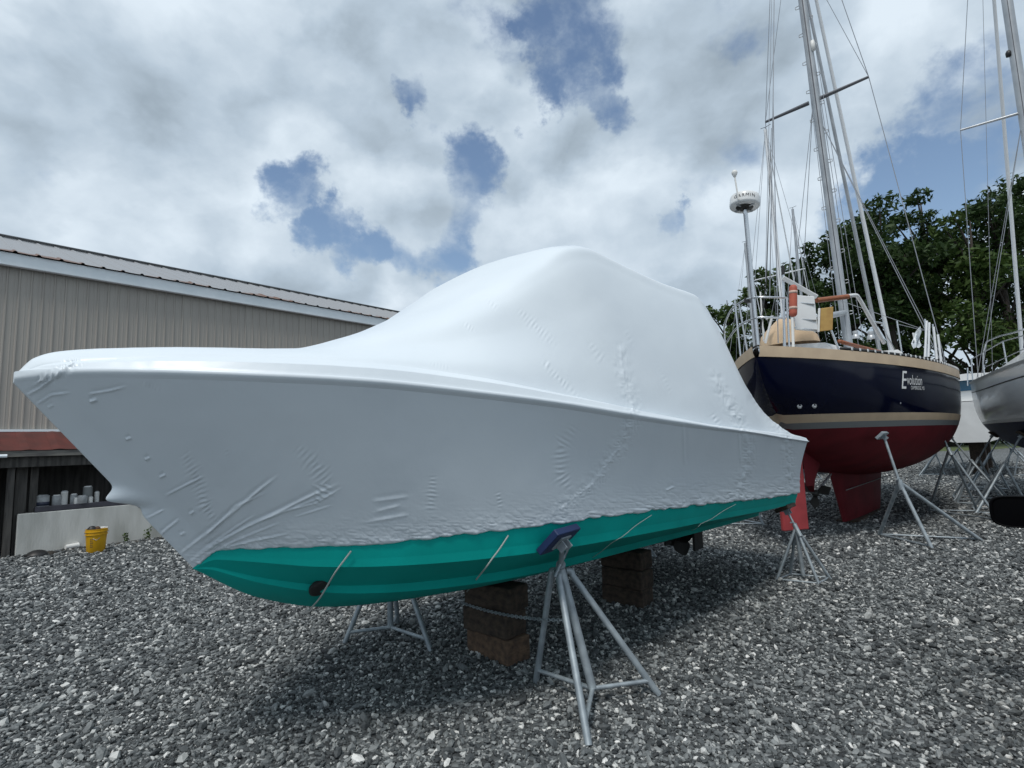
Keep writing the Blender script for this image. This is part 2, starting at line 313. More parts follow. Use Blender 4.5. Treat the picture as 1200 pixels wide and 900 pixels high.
def gravel_stones():
    pts = []; scl = []
    def ring(r0, r1, dens, mean):
        n = int((r1*r1 - r0*r0) * .5 * math.radians(124) * dens); r = np.sqrt(rng.uniform(r0*r0, r1*r1, n)); a = rng.uniform(-62, 62, n) * math.pi/180
        p = np.stack([r*np.sin(a), r*np.cos(a)], 1); s = mean * np.exp(rng.normal(0, .38, n)); return p, s
    for r0, r1, dn, mn in ((1.6, 4.2, 3600, .0098), (4.2, 7.5, 2300, .0118), (7.5, 12, 1000, .0155), (12, 19, 330, .021), (19, 32, 90, .030)):
        p, s = ring(r0, r1, dn, mn); pts.append(p); scl.append(s)
    p = np.concatenate(pts); s = np.clip(np.concatenate(scl), .005, .034); n = len(p)
    bd = np.array([.669, .743]); rel = p - np.array([-8.12, 8.65]); keep = (rel @ np.array([.743, -.669])) > .06
    p = p[keep]; s = s[keep]; n = len(p)
    me = bpy.data.meshes.new('gravel_stones'); me.vertices.add(n); co = np.zeros((n, 3)); co[:, :2] = p; co[:, 2] = s * rng.uniform(-.15, .75, n); me.vertices.foreach_set('co', co.ravel())
    a = me.attributes.new('rot', 'FLOAT_VECTOR', 'POINT'); rt = np.stack([rng.normal(0, .45, n), rng.normal(0, .45, n), rng.uniform(0, 6.28, n)], 1); a.data.foreach_set('vector', rt.ravel())
    a = me.attributes.new('scl', 'FLOAT', 'POINT'); a.data.foreach_set('value', s)
    a = me.attributes.new('pick', 'INT', 'POINT'); a.data.foreach_set('value', rng.integers(0, 8, n).astype(np.int32))
    o = bpy.data.objects.new('gravel_stones', me); col.objects.link(o); tag(o, 'loose grey crushed stone covering the boat yard', 'gravel', kind='stuff')
    me.materials.append(M['stone'])
    import bmesh
    cl = bpy.data.collections.new('stone_shapes')
    for k in range(8):
        bm = bmesh.new(); bmesh.ops.create_icosphere(bm, subdivisions=1, radius=1)
        sq = rng.uniform([1., .65, .42], [1.5, 1.05, .75])
        pl = [(unit(rng.normal(0, 1, 3)), rng.uniform(.55, .85)) for _ in range(6)]
        for v in bm.verts:
            c = np.array(v.co)
            for nn, dd in pl:
                e = c.dot(nn) - dd
                if e > 0: c = c - nn*e
            v.co = c * sq * rng.uniform(.92, 1.08)
        m2 = bpy.data.meshes.new('stone'); bm.to_mesh(m2); bm.free(); m2.materials.append(M['stone']); cl.objects.link(bpy.data.objects.new('stone', m2))
    ng = bpy.data.node_groups.new('scatter_stones', 'GeometryNodeTree'); ng.interface.new_socket('Geometry', in_out='INPUT', socket_type='NodeSocketGeometry'); ng.interface.new_socket('Geometry', in_out='OUTPUT', socket_type='NodeSocketGeometry')
    N = ng.nodes.new; L = ng.links.new; gi = N('NodeGroupInput'); go = N('NodeGroupOutput'); ip = N('GeometryNodeInstanceOnPoints'); ci = N('GeometryNodeCollectionInfo')
    ci.inputs['Collection'].default_value = cl; ci.inputs['Separate Children'].default_value = True; ci.inputs['Reset Children'].default_value = True
    def na(nm, ty): x = N('GeometryNodeInputNamedAttribute'); x.data_type = ty; x.inputs[0].default_value = nm; return x.outputs[0]
    L(gi.outputs[0], ip.inputs['Points']); L(ci.outputs[0], ip.inputs['Instance']); ip.inputs['Pick Instance'].default_value = True
    e2r = N('FunctionNodeEulerToRotation'); L(na('rot', 'FLOAT_VECTOR'), e2r.inputs[0]); L(e2r.outputs[0], ip.inputs['Rotation'])
    L(na('pick', 'INT'), ip.inputs['Instance Index']); L(na('scl', 'FLOAT'), ip.inputs['Scale']); L(ip.outputs[0], go.inputs[0])
    md = o.modifiers.new('scatter', 'NODES'); md.node_group = ng
gravel_stones()

# ------------------------------------------------------------------ boat shed
BD = np.array([.669, .743, 0]); BN = np.array([.743, -.669, 0]); B0 = np.array([-8.12, 8.65, 0])
def W(x, off, z): return B0 + BD*x + BN*off + Z*z
def shed():
    t = thing('boat_shed', W(0, 0, 0), 'long taupe metal-sided shed with grey roof and red lean-to', 'building')
    x0, x1 = -7., 27.
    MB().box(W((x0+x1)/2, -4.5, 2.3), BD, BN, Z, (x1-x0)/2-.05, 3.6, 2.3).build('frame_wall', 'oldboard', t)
    pm = None                                             # ribbed siding, one panel per sheet
    pw = .64; k = 0; x = x0
    base = MB(); prof = [(0,0),(.012,.016),(.028,.016),(.04,0),(.10,0),(.105,.004),(.115,.004),(.12,0)]
    def panel_mesh():
        pts = []
        for q in range(4): pts += [(q*.16+a, b) for a, b in prof]
        pts.append((.64, 0)); g = np.zeros((2, len(pts), 3))
        for i, (a, b) in enumerate(pts):
            for r, z in ((0, 2.02), (1, 5.0)): g[r, i] = BD*a + BN*b + Z*z
        return g
    G = panel_mesh(); first = None
    while x < x1 - .01:
        if first is None:
            first = MB().grid(G + W(x, -.7, 0), True).build('siding_panel', 'siding', t)
        else:
            o = first.copy(); col.objects.link(o); o.location = BD*(x-x0) + BN*(.004*(k % 2)); o.parent = t
        x += pw; k += 1
    MB().box(W((x0+x1)/2, -.60, 4.98), BD, BN, Z, (x1-x0)/2+.1, .05, .115, .01).build('fascia', 'fascia', t)
    MB().box(W((x0+x1)/2, -.665, 2.025), BD, BN, Z, (x1-x0)/2, .012, .02).build('base_flashing', 'fascia', t)
    # ribbed roof
    n = int((x1-x0+.4)/.31)*4; xs = []; hs = []
    for i in range(int((x1-x0+.4)/.31)):
        b = x0-.2+i*.31; xs += [b, b+.02, b+.05, b+.07]; hs += [0, .025, .025, 0]
    g = np.zeros((3, len(xs), 3))
    for i, (a, h) in enumerate(zip(xs, hs)):
        g[0, i] = W(a, -.50, 5.10+h); g[1, i] = W(a, -4.0, 6.42+h); g[2, i] = W(a, -8.4, 4.9+h)
    rf = MB().grid(g).build('roof', 'roof', t)
    MB().box(W((x0+x1)/2, -4.0, 6.46), BD, BN, Z, (x1-x0)/2+.2, .10, .006).build('ridge_cap', 'roof', rf)
    MB().add([W(x0, -1, 4.6), W(x0, -8, 4.6), W(x0, -4, 6.4)], [(0,1,2)]).build('gable_wall', 'siding', t)
    # lean-to: red tin roof in sheets, weathered board, posts, opening
    a0, a1 = -6.5, 9.5; first = None; x = a0; k = 0
    while x < a1:
        g = np.zeros((2, 9, 3))
        for i in range(9):
            h = .012 if i % 4 == 1 else 0
            g[0, i] = W(x+i*.1, .20, 1.668+h); g[1, i] = W(x+i*.1, -.69, 2.01+h)
        if first is None: first = MB().grid(g).build('red_roof_sheet', 'redroof', t)
        else:
            o = first.copy(); col.objects.link(o); o.location = BD*(x-a0)+Z*.004*(k % 2); o.parent = t
        x += .78; k += 1
    MB().box(W(1.5, .165, 1.615), BD, BN, Z, 8., .018, .048, .004).build('fascia_board', 'greyboard', t)
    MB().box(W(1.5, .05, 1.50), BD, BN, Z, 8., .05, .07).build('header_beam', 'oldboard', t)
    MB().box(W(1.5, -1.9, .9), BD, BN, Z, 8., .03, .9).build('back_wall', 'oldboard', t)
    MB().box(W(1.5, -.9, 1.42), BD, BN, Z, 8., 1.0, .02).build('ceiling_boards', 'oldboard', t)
    MB().box(W(5.0, -.06, .32), BD, BN, Z, 4.83, .075, .335, .012).build('concrete_wall', 'concrete', t)
    MB().box(W(5.1, -.10, .70), BD, BN, Z, 4.72, .11, .042, .006).build('sill_beam', mat('dark_painted_beam', (.06, .058, .075), .7, col2=(.04,.04,.05), scale=6), t)
    for x, w, dz in ((-.62, .07, .72), (-.30, .04, .72), (.06, .045, .72), (.12+.2, .04, .40)):
        if dz > .5: MB().box(W(x, -.03, dz), BD, BN, Z, w, .05, dz).build('post', 'oldboard', t)
    for i in range(14):                                   # vertical boards left of the opening
        xx = -3.4+i*.21
        if xx > -.4: break
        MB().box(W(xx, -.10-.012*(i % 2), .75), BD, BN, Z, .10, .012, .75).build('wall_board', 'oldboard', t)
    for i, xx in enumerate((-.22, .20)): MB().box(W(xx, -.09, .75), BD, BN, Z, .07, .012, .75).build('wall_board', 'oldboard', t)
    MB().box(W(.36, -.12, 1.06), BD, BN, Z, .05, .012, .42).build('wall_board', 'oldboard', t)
    MB().tube([W(-.9, .22, 1.585), W(-.02, .22, 1.585)], .028, 10).build('drain_pipe', 'fascia', t, smooth=True, autosmooth=40)
    g = np.zeros((9, 2, 3))
    for i in range(9): x = -3+i*1.6; g[i, 0] = W(x, .05, .012); g[i, 1] = W(x, .28+.10*math.sin(i*2.3), .012)
    tag(MB().grid(g).build('soil_strip', 'dirt'), None, None, None, 'structure')
shed()
def shelf_tins():
    grp = 'tins and tubs on the shed sill'
    spec = [(50, .085, .17, 'tin', 'wide pale tin with navy band leftmost on the shed sill', 'tin'), (66, .062, .155, 'tin', 'grey tin second from left on the shed sill', 'tin'),
            (75, .047, .215, 'whiteplastic', 'tall white bottle-shaped tub in the middle of the shed sill', 'tub'), (86, .050, .155, 'tin', 'dull pale tin just right of the tall white tub on the sill', 'tin'),
            (96, .075, .12, 'tin', 'broad dull grey tin in front of the tall grey can on the sill', 'tin'), (102, .068, .27, 'grey', 'tall grey can standing highest on the shed sill', 'can'), (113, .036, .17, 'whiteplastic', 'slim white tub rightmost on the shed sill', 'tub'),
            (89, .030, .09, 'whiteplastic', 'small white cup in front of the dull tin on the sill', 'cup'), (106, .034, .09, 'whiteplastic', 'short white pot beside the slim tub on the sill', 'pot')]
    for i, (u, r, h, m, lab, cat) in enumerate(spec):
        d = ray(u, 590); off = -.10 + (.055 if i in (7, 8, 4) else -.03); k = (off - (C-B0).dot(BN))/d.dot(BN); p = C + d*k; p[2] = .7425
        rt = thing('paint_tin' if cat in ('tin', 'can') else 'plastic_tub', p, lab, cat, grp)
        MB().lathe(p, [(r*.97, 0), (r, .004), (r, h*.93), (r*1.03, h*.94), (r*1.03, h*.97), (r*.97, h)], seg=18).build('body', m, rt, smooth=True, autosmooth=35)
        MB().lathe(p+Z*h, [(r*.80, 0), (r*.80, .012), (r*.74, .016)], seg=18).build('lid', 'whiteplastic' if i % 2 else 'tin', rt, smooth=True, autosmooth=35)
        if i == 0: MB().lathe(p+Z*.01, [(r*1.012, 0), (r*1.012, .06)], seg=18).build('band', 'navylabel', rt, smooth=True)
    # yellow bucket with odds and ends
    p = atz(112, 646.5); b = thing('bucket', p, 'yellow plastic bucket full of scraps on gravel by the concrete wall', 'bucket')
    MB().lathe(p, [(.118, 0), (.122, .006), (.140, .27), (.152, .272), (.152, .285), (.142, .288), (.142, .315), (.155, .317), (.155, .332), (.146, .335), (.150, .365), (.143, .366), (.135, .25), (.12, .02)], seg=28).build('body', 'yellow', b, smooth=True, autosmooth=35)
    side = unit([-p[0], -p[1], 0]); MB().tube(arc([p+np.array([side[1], -side[0], 0])*.155+Z*.31, p+side*.17+Z*.20, p-np.array([side[1], -side[0], 0])*.155+Z*.31], 8), .004, 6).build('handle', 'wire', b, smooth=True)
    rgt = np.array([-side[1], side[0], 0]); out = []; fc = []
    for k, zz in enumerate((.085, .115, .145, .175, .205)):
        for x0, x1, z0, z1 in ((-.016, .016, 0, .006), (-.016, -.009, 0, .02), (.008, .015, .004, .02))[:3 if k % 2 == 0 else 2]:
            i = len(out)
            for xx, dz in ((x0, z0), (x1, z0), (x1, z1), (x0, z1)): ang = xx/.137 - .45; out.append(p + (side*math.cos(ang)+rgt*math.sin(ang))*(.1225+.068*(zz+dz)+.0025) + Z*(zz+dz))
            fc.append((i, i+1, i+2, i+3))
    pm_ = MB().add(out, fc).build('printed_marks', 'darkletter', b); pm_['kind'] = 'stuff'
    q = p + Z*.36; sc_ = thing('scrap', q, 'dark crumpled rag poking out of the yellow bucket', 'rag')
    MB().lathe(q+side*.02-rgt*.07-Z*.06, [(.01,0),(.06,.02),(.07,.06),(.05,.10),(.02,.115),(.001,.118)], (.2,.1,1), 9).build('rag_fold', 'black', sc_, smooth=True)
    MB().lathe(q+rgt*.01+side*.03-Z*.05, [(.01,0),(.05,.02),(.055,.06),(.03,.09),(.001,.095)], (-.3,.1,1), 8).build('rag_fold', mat('brown_rag',(.09,.05,.03),.9), sc_, smooth=True)
    cpt = thing('paper_cup', q, 'white scrap of paper lying on top of the yellow bucket', 'paper')
    MB().box(q+rgt*.09+Z*.012, rgt, side, unit(Z+rgt*.4), .055, .04, .006, .002).build('sheet', 'whiteplastic', cpt)
    MB().box(q+rgt*.08+Z*.022, unit(rgt+side*.4), side, unit(Z-rgt*.2), .035, .03, .004, .002).build('fold', 'whiteplastic', cpt)
    q = atz(85, 643.5); d = unit(BD*.9-BN*.2); cu = thing('foam_cup', q, 'white foam cup lying on its side beside the shed wall', 'cup')
    MB().lathe(q - d*.10 + Z*.048, [(.038, 0), (.047, .17), (.050, .172), (.050, .18), (.044, .18), (.036, .01)], d, 18).build('cup', 'whiteplastic', cu, smooth=True, autosmooth=35)
    q = W(.40, .33, 0); r_ = thing('dark_rag', q, 'black crumpled rubbish heap at the foot of the concrete wall', 'rubbish')
    MB().lathe(q, [(.16,0),(.15,.03),(.10,.07),(.05,.09),(.001,.095)], (0,0,1), 9).build('heap', 'black', r_, smooth=True)
    MB().lathe(q+BD*.15, [(.10,0),(.09,.02),(.04,.05),(.001,.055)], (0,0,1), 8).build('heap', 'dirt', r_, smooth=True)
    # weeds along the wall foot
    for i, (x, s) in enumerate(((1.62, .16), (1.95, .22), (2.25, .28), (2.55, .22))):
        q = W(x, .10, 0); mb = MB()
        for k in range(46):
            a = random.uniform(0, 6.28); rr = random.uniform(.01, .12)*s*4; c = q + np.array([math.cos(a)*rr*.6, math.sin(a)*rr*.6, random.uniform(.01, s)]); dx = unit(rng.normal(0,1,3)); dy = unit(np.cross(dx, rng.normal(0,1,3)))
            mb.add([c-dx*.025, c-dy*.012, c+dx*.025, c+dy*.012], [(0,1,2,3)])
        tag(mb.build('weed_clump', 'leaf2'), ['smallest', 'second', 'tallest', 'last'][i] + ' green weed tuft along the concrete wall foot counting from the bucket', 'weed', 'weeds at the wall foot', 'stuff')
shelf_tins()

# ------------------------------------------------------------------ shrink-wrapped motorboat
K0 = np.array([-.18, 3.965, 0]); SE = 3.6
def PB(s, t, z): s, t, z = np.broadcast_arrays(np.asarray(s, float), t, z); return K0 + s[..., None]*AX + t[..., None]*NX + z[..., None]*Z
def beam(s):
    u = np.clip((np.asarray(s) + 2.60)/3.6, 0, 1); return 1.2*(1-(1-u)**2.6)**.8 - .04*np.clip((s-1.5)/2, 0, 1)**2
zSK = tab([(-2.585,1.769),(-2.5,1.773),(-2.4,1.773),(-2.2,1.765),(-2,1.755),(-1.5,1.728),(-1,1.683),(-.5,1.638),(0,1.589),(.5,1.549),(1,1.519),(2,1.472),(3,1.412),(3.6,1.378)])
zU = tab([(-2.585,1.79),(-2.5,1.833),(-2.4,1.846),(-2.2,1.858),(-2,1.862),(-1.5,1.849),(-1,1.803),(-.5,1.736),(0,1.674),(.5,1.618),(1,1.568),(2,1.523),(3,1.473),(3.6,1.443)])
tCB = tab([(-1.93,0),(-1.85,.10),(-1.7,.24),(-1.5,.40),(-1.2,.60),(-.8,.80),(-.3,.94),(.3,1.0),(1,1.04),(2.5,1.05),(3.6,1.02)])
zCB = tab([(-1.93,.945),(-1.85,1.017),(-1.7,1.026),(-1.5,1.015),(-1.2,1.015),(-.8,1.018),(-.3,1.018),(.3,1.004),(1,.978),(2.5,.896),(3.6,.844)])
zK = tab([(-1.93,.94),(-1.64,.75),(-1.28,.62),(-.91,.56),(-.31,.51),(0,.495),(1.7,.478),(3.6,.46)])
zC = tab([(-2.575,1.81),(-2.53,1.87),(-2.45,1.905),(-2.2,1.94),(-1.62,1.98),(-1.18,2.12),(-.69,2.36),(-.24,2.66),(.05,2.85),(.35,2.91),(.8,2.89),(1.4,2.87),(1.95,2.885),(2.15,2.82),(2.5,2.38),(2.8,2.08),(3.2,1.77),(3.6,1.50)])
mR = tab([(-2.6,0),(-1.7,0),(-.9,.3),(-.25,.8),(.2,1),(2.2,1),(2.8,.8),(3.6,.55)])
def vnoise(x, y, seed=0):
    r = np.random.default_rng(seed); tb = r.uniform(-1, 1, (256, 256)); xi = np.floor(x).astype(int); yi = np.floor(y).astype(int); fx = x-xi; fy = y-yi; fx = fx*fx*(3-2*fx); fy = fy*fy*(3-2*fy)
    t = lambda a, b: tb[a % 256, b % 256]
    return (t(xi,yi)*(1-fx)+t(xi+1,yi)*fx)*(1-fy)+(t(xi,yi+1)*(1-fx)+t(xi+1,yi+1)*fx)*fy
def polydist(px, py, poly):                                # distance to a polyline, distance along it, signed side
    best = np.full(px.shape, 1e9); al = np.zeros(px.shape); sd = np.zeros(px.shape); acc = 0.
    for (x0, y0), (x1, y1) in zip(poly[:-1], poly[1:]):
        dx, dy = x1-x0, y1-y0; L = math.hypot(dx, dy); t = np.clip(((px-x0)*dx+(py-y0)*dy)/L**2, 0, 1); d = np.hypot(px-x0-t*dx, py-y0-t*dy); k = d < best
        best[k] = d[k]; al[k] = (acc + t*L)[k]; sd[k] = (((px-x0)*dy-(py-y0)*dx)/L)[k]; acc += L
    return best, al/acc, al, sd
RIDGE = [([(194,581),(238,558)],1.6,1.),([(163,612),(193,597)],1.5,1.),([(182,636),(193,622),(211,608)],1.8,1.2),([(208,652),(240,627),(277,597),(307,572),(327,557)],2.2,1.2),
  ([(220,660),(253,637),(290,617),(333,597),(367,580),(397,567)],2.3,1.2),([(233,637),(277,593),(313,577)],1.8,.8),([(103,462),(128,458),(148,453)],1.6,.9),([(105,471),(114,468)],2.2,1.2),([(147,515),(154,513)],1.8,1.),
  ([(170,539),(176,536)],1.8,1.),([(187,560),(194,556)],1.8,1.1),([(222,603),(228,599)],1.8,1.),([(211,627),(217,624)],1.8,.9),([(300,612),(393,577)],2.,.8),([(257,643),(300,633),(340,625)],1.8,.8),
  ([(28,465),(47,455),(63,443),(90,423)],1.8,1.),([(42,475),(60,463),(83,460)],1.5,.9),([(40,452),(55,440),(66,436),(80,428)],1.5,.9),([(330,600),(370,590),(400,572)],1.8,.7),([(230,650),(262,628),(300,603)],1.6,.8),([(250,646),(285,630),(330,612)],1.6,.7),
  ([(346,606),(390,592)],1.5,.6),([(440,600),(470,592)],3.,.6),([(430,612),(480,603)],3.,.6),([(436,588),(480,582)],3.,.5),([(640,430),(644,424)],1.6,.8),([(800,493),(802,545)],2.2,.6),([(865,500),(868,545)],2.,.5),([(56,478),(63,474)],1.5,.8),([(780,575),(790,570)],1.8,.8)]
RIPPLE = [([(215,530),(230,560),(240,593),(253,612)],10,5.2,1.),([(347,523),(370,547),(383,567),(367,593)],13,6.,.9),([(508,556),(504,603)],7,5.,.8),([(583,576),(587,596)],5,4.5,.8),([(606,362),(625,380),(652,405)],8,5.,.9),
  ([(543,378),(556,388)],6,4.2,.8),([(569,350),(584,363)],6,4.5,.7),([(732,386),(742,405)],7,5.5,.8),([(689,401),(708,424)],8,6.,.9),([(632,423),(655,443),(681,469)],6,5.5,.6),([(768,424),(787,461)],4,5.,.6),([(675,499),(657,522),(657,556),(668,575)],11,6.,.7),
  ([(834,484),(845,503)],6,5.,.7),([(681,340),(684,346)],4,4.,.5),([(165,448),(190,458)],6,4.5,.6),([(120,588),(134,592)],8,4.5,1.2),([(262,525),(270,535)],6,4.,.5),([(500,425),(530,432)],5,4.,.4)]
SEAM = [([(728,412),(730,442),(740,469),(743,491),(725,525),(694,567),(657,596)],9),([(838,442),(864,491),(876,514),(876,544),(864,582)],8),([(883,461),(921,510),(925,560)],7),([(50,447),(70,437),(88,424)],8)]
def crinkle(px, py, edge):                                  # height of the folds in the film, in mm
    h = np.zeros(px.shape)
    for poly, w, amp in RIDGE:
        w = w*.62; d, f, al, sd = polydist(px, py, poly); tp = np.clip(np.minimum(f, 1-f)*5+.05, 0, 1)*(.75+.25*vnoise(al/7, al*0+amp*3, 8)); d = np.hypot(d, np.where((f <= 0) | (f >= 1), 0, 0)); h += amp*8.5*np.exp(-(d/w)**2)*tp - amp*3.5*np.exp(-((d-2.4*w)/(1.5*w))**2)*tp*(sd > 0)
    for poly, w, lam, amp in RIPPLE:
        d, f, al, sd = polydist(px, py, poly); tp = np.sin(np.clip(f, 0, 1)*math.pi)**.5; ww = .8*w*(.75+.5*vnoise(al/6, al*0+.3, 5)); ph = al + .12*sd
        h += amp*5.5*np.cos(2*math.pi*ph/lam + 1.2*vnoise(px/9, py/9, 3))*np.exp(-(d/ww)**2)*tp*(.55+.45*vnoise(al/8, al*0+.7, 6))
    for poly, w in SEAM:
        d, f, al, sd = polydist(px, py, poly); wgt = np.exp(-(d/w)**2); h += wgt*(4.2*np.abs(vnoise(px/3.4, py/3.4, 11)) + 3.2*vnoise(px/6.5, py/6.5, 12)) + 2.5*np.exp(-(d/1.8)**2)
    h += np.exp(-np.clip(edge, 0, None)/13.)*(6.5*np.abs(vnoise(px/9-py/12, py/3.6, 21)) + 4.*np.abs(vnoise(px/4.5, py/3., 22)))          # gathered hem
    h += 1.5*vnoise(px/38, py/30, 31) + .5*vnoise(px/13, py/16, 32)
    return h
def norms(G):
    a = np.gradient(G, axis=0); b = np.gradient(G, axis=1); n = np.cross(a, b); l = np.linalg.norm(n, axis=2, keepdims=True); return n/np.maximum(l, 1e-9)
def wrap_cover(t):
    NC = 1400; w = np.linspace(0, 1, NC); gk = 2.5; gw = (np.exp(gk*w)-1)/(math.exp(gk)-1)
    sc_ = lambda s0: s0 + (SE-s0)*gw
    sS = sc_(-2.585); SKt = beam(sS); SKz = zSK(sS); sB = sc_(-1.93); CBt = tCB(sB); CBz = zCB(sB); rag = .008*vnoise(sB*14, sB*0, 41) + .0025*vnoise(sB*45, sB*0+9, 42)
    rows = []
    # hem tucked in under the film edge, then side panel up to the rub rail
    rows.append((sB, np.maximum(CBt-.055, 0), CBz+rag-.004)); rows.append((sB, np.maximum(CBt-.020, 0), CBz+rag-.008))
    nv = 210
    for i in range(nv+1):
        v = i/nv; fl = .05*np.clip((SKt-CBt)/.3, 0, 1.3)*np.sin(math.pi*v)                # hollow flare at the bow
        s = sB+(sS-sB)*v; tt = CBt+(SKt-.018-CBt)*v - fl*(1-np.exp(-gw*30)); tt = np.maximum(tt, 0); z = CBz+(SKz-CBz)*v + rag*max(0, 1-v/.07)
        rnd = .045*np.exp(-gw*60)*1.0
        rows.append((s, np.where(w < 1e-9, 0, tt), z))
    nside = len(rows)
    sU = sc_(-2.575); Ut = np.maximum(beam(sU) - .085*np.clip((sU+2.6)/.3, 0, 1), 0); Uz = zU(sU)
    fade = np.clip((3.2-sU)/2.5, .25, 1)
    rail = [(-.006, .012), (.004, .022), (.004, .034), (-.004, .040)]
    for dt, dz in rail: rows.append((sS, np.maximum(SKt+dt*np.clip(gw*40, 0, 1), 0), SKz+dz*fade))
    n0 = len(rows)
    A = (sS, SKt-.006, SKz+.042*fade)
    for i in range(1, 15):
        v = i/14; kk = .58; vt = .20*v/kk if v < kk else .20+.80*(v-kk)/(1-kk); rows.append((A[0]+(sU-A[0])*v, np.maximum(A[1]+(Ut-A[1])*vt, 0), A[2]+(Uz-A[2])*v))       # upright strake, then a sloping one
    m = mR(sU); zc = zC(sU)
    tb = np.array([1,.94,.80,.62,.42,.2,0]); fb = np.array([0,.20,.47,.72,.88,.98,1.]); r = .80
    tr = [Ut, Ut-.05, Ut-.15, np.minimum(Ut, r+.02), np.minimum(Ut*.9, r-.09), Ut*0+.34, Ut*0]; fr = [0,.20,.52,.83,.945,.985,1.]
    ctlT = np.stack([tb[k]*Ut*(1-m)+tr[k]*m for k in range(7)], 0); ctlF = np.stack([fb[k]*(1-m)+fr[k]*m for k in range(7)], 0)
    nu = 200; q = np.linspace(0, 6, nu+1)
    # Catmull-Rom through the control points of each section
    def cr(ctl):
        e = np.concatenate([2*ctl[:1]-ctl[1:2], ctl, ctl[-2:-1]*np.array(1.)], 0); out = []
        for x in q[1:]:
            i = min(int(x), 5); f = x-i; p0, p1, p2, p3 = e[i], e[i+1], e[i+2], e[i+3]
            out.append(.5*((2*p1)+(-p0+p2)*f+(2*p0-5*p1+4*p2-p3)*f*f+(-p0+3*p1-3*p2+p3)*f**3))
        return np.array(out)
    def cr2(ctl, mirror):
        e = np.concatenate([2*ctl[:1]-ctl[1:2], ctl, (-ctl[-2:-1] if mirror else ctl[-2:-1])], 0); out = []
        for x in q[1:]:
            i = min(int(x), 5); f = x-i; p0, p1, p2, p3 = e[i], e[i+1], e[i+2], e[i+3]
            out.append(.5*((2*p1)+(-p0+p2)*f+(2*p0-5*p1+4*p2-p3)*f*f+(-p0+3*p1-3*p2+p3)*f**3))
        return np.array(out)
    TT = cr2(ctlT, True); FF = cr2(ctlF, False)
    for i in range(nu): rows.append((sU, np.maximum(TT[i], 0), Uz+(zc-Uz)*FF[i]))
    S = np.array([x[0] for x in rows]); Tt = np.array([x[1] for x in rows]); Zz = np.array([x[2] for x in rows]); NR = len(rows); Tt[:, 0] = 0                     # film closes round the stem
    # knob where the film is drawn over the bow eye
    kb = np.exp(-((Zz-1.295)/.030)**2)*np.exp(-(Tt/.035)**2)*(np.arange(NR)[:, None] < nside); S = S - .062*kb; Zz = Zz - .012*kb
    kb2 = np.exp(-((Zz-1.245)/.03)**2)*np.exp(-(Tt/.05)**2)*(np.arange(NR)[:, None] < nside); S = S + .020*kb2
    G = PB(S, Tt, Zz); nn = norms(G)
    if (nn[nside//2, NC//2] @ NX) < 0: nn = -nn
    px, py = proj(G); cbx, cby = proj(PB(sB, CBt, CBz)); edge = np.interp(px, cbx, cby) - py
    h = crinkle(px, py, edge)*.001
    fz = np.ones((NR, NC)); fz[:2] = .3; fz *= np.clip(w*120, 0, 1)[None]; fz *= np.clip((NR-1-np.arange(NR))/12, 0, 1)[:, None]
    px_m = np.linalg.norm(G - C, axis=2)/F                    # metres per pixel keeps fold heights in proportion to their widths
    D = nn*(h*fz*np.clip(px_m/.0058, .8, 1.5))[..., None]
    Gn = G + D
    # far side: mirror of the near side, coarser
    loc = lambda X: np.stack([(X-K0)@AX, (X-K0)@NX, X[..., 2]], -1)
    Lf = loc(Gn); Lf[..., 1] *= -1; cs = np.unique(np.r_[np.arange(0, NC, 4), NC-1]); rs = np.unique(np.r_[0, 1, 2, np.arange(4, NR, 4), nside+np.arange(5), NR-1])
    fs = Lf[rs][:, cs]; Gf = K0 + fs[..., 0:1]*AX + fs[..., 1:2]*NX + fs[..., 2:3]*Z
    mb = MB()
    for a_, b_ in ((0, nside), (nside-1, n0), (n0-1, n0+8), (n0+7, n0+14), (n0+13, NR)): mb.grid(Gn[a_:b_], True)              # folds stay crisp at the rub rail and gunwale
    mb.grid(Gf, False)
    st = Gn[:, -1]; sf = K0 + Lf[:, -1, 0:1]*AX + Lf[:, -1, 1:2]*NX + Lf[:, -1, 2:3]*Z          # stern panel
    k = 24; gs = np.array([[a*(1-x)+b*x + AX*.05*math.sin(math.pi*x) for x in np.linspace(0, 1, k)] for a, b in zip(st[::3], sf[::3])]); mb.grid(gs, True)
    o = mb.build('shrink_wrap', 'wrap', t, smooth=True); o['label'] = 'taut white shrink-wrap film with creases and taped seams'
    return Gn
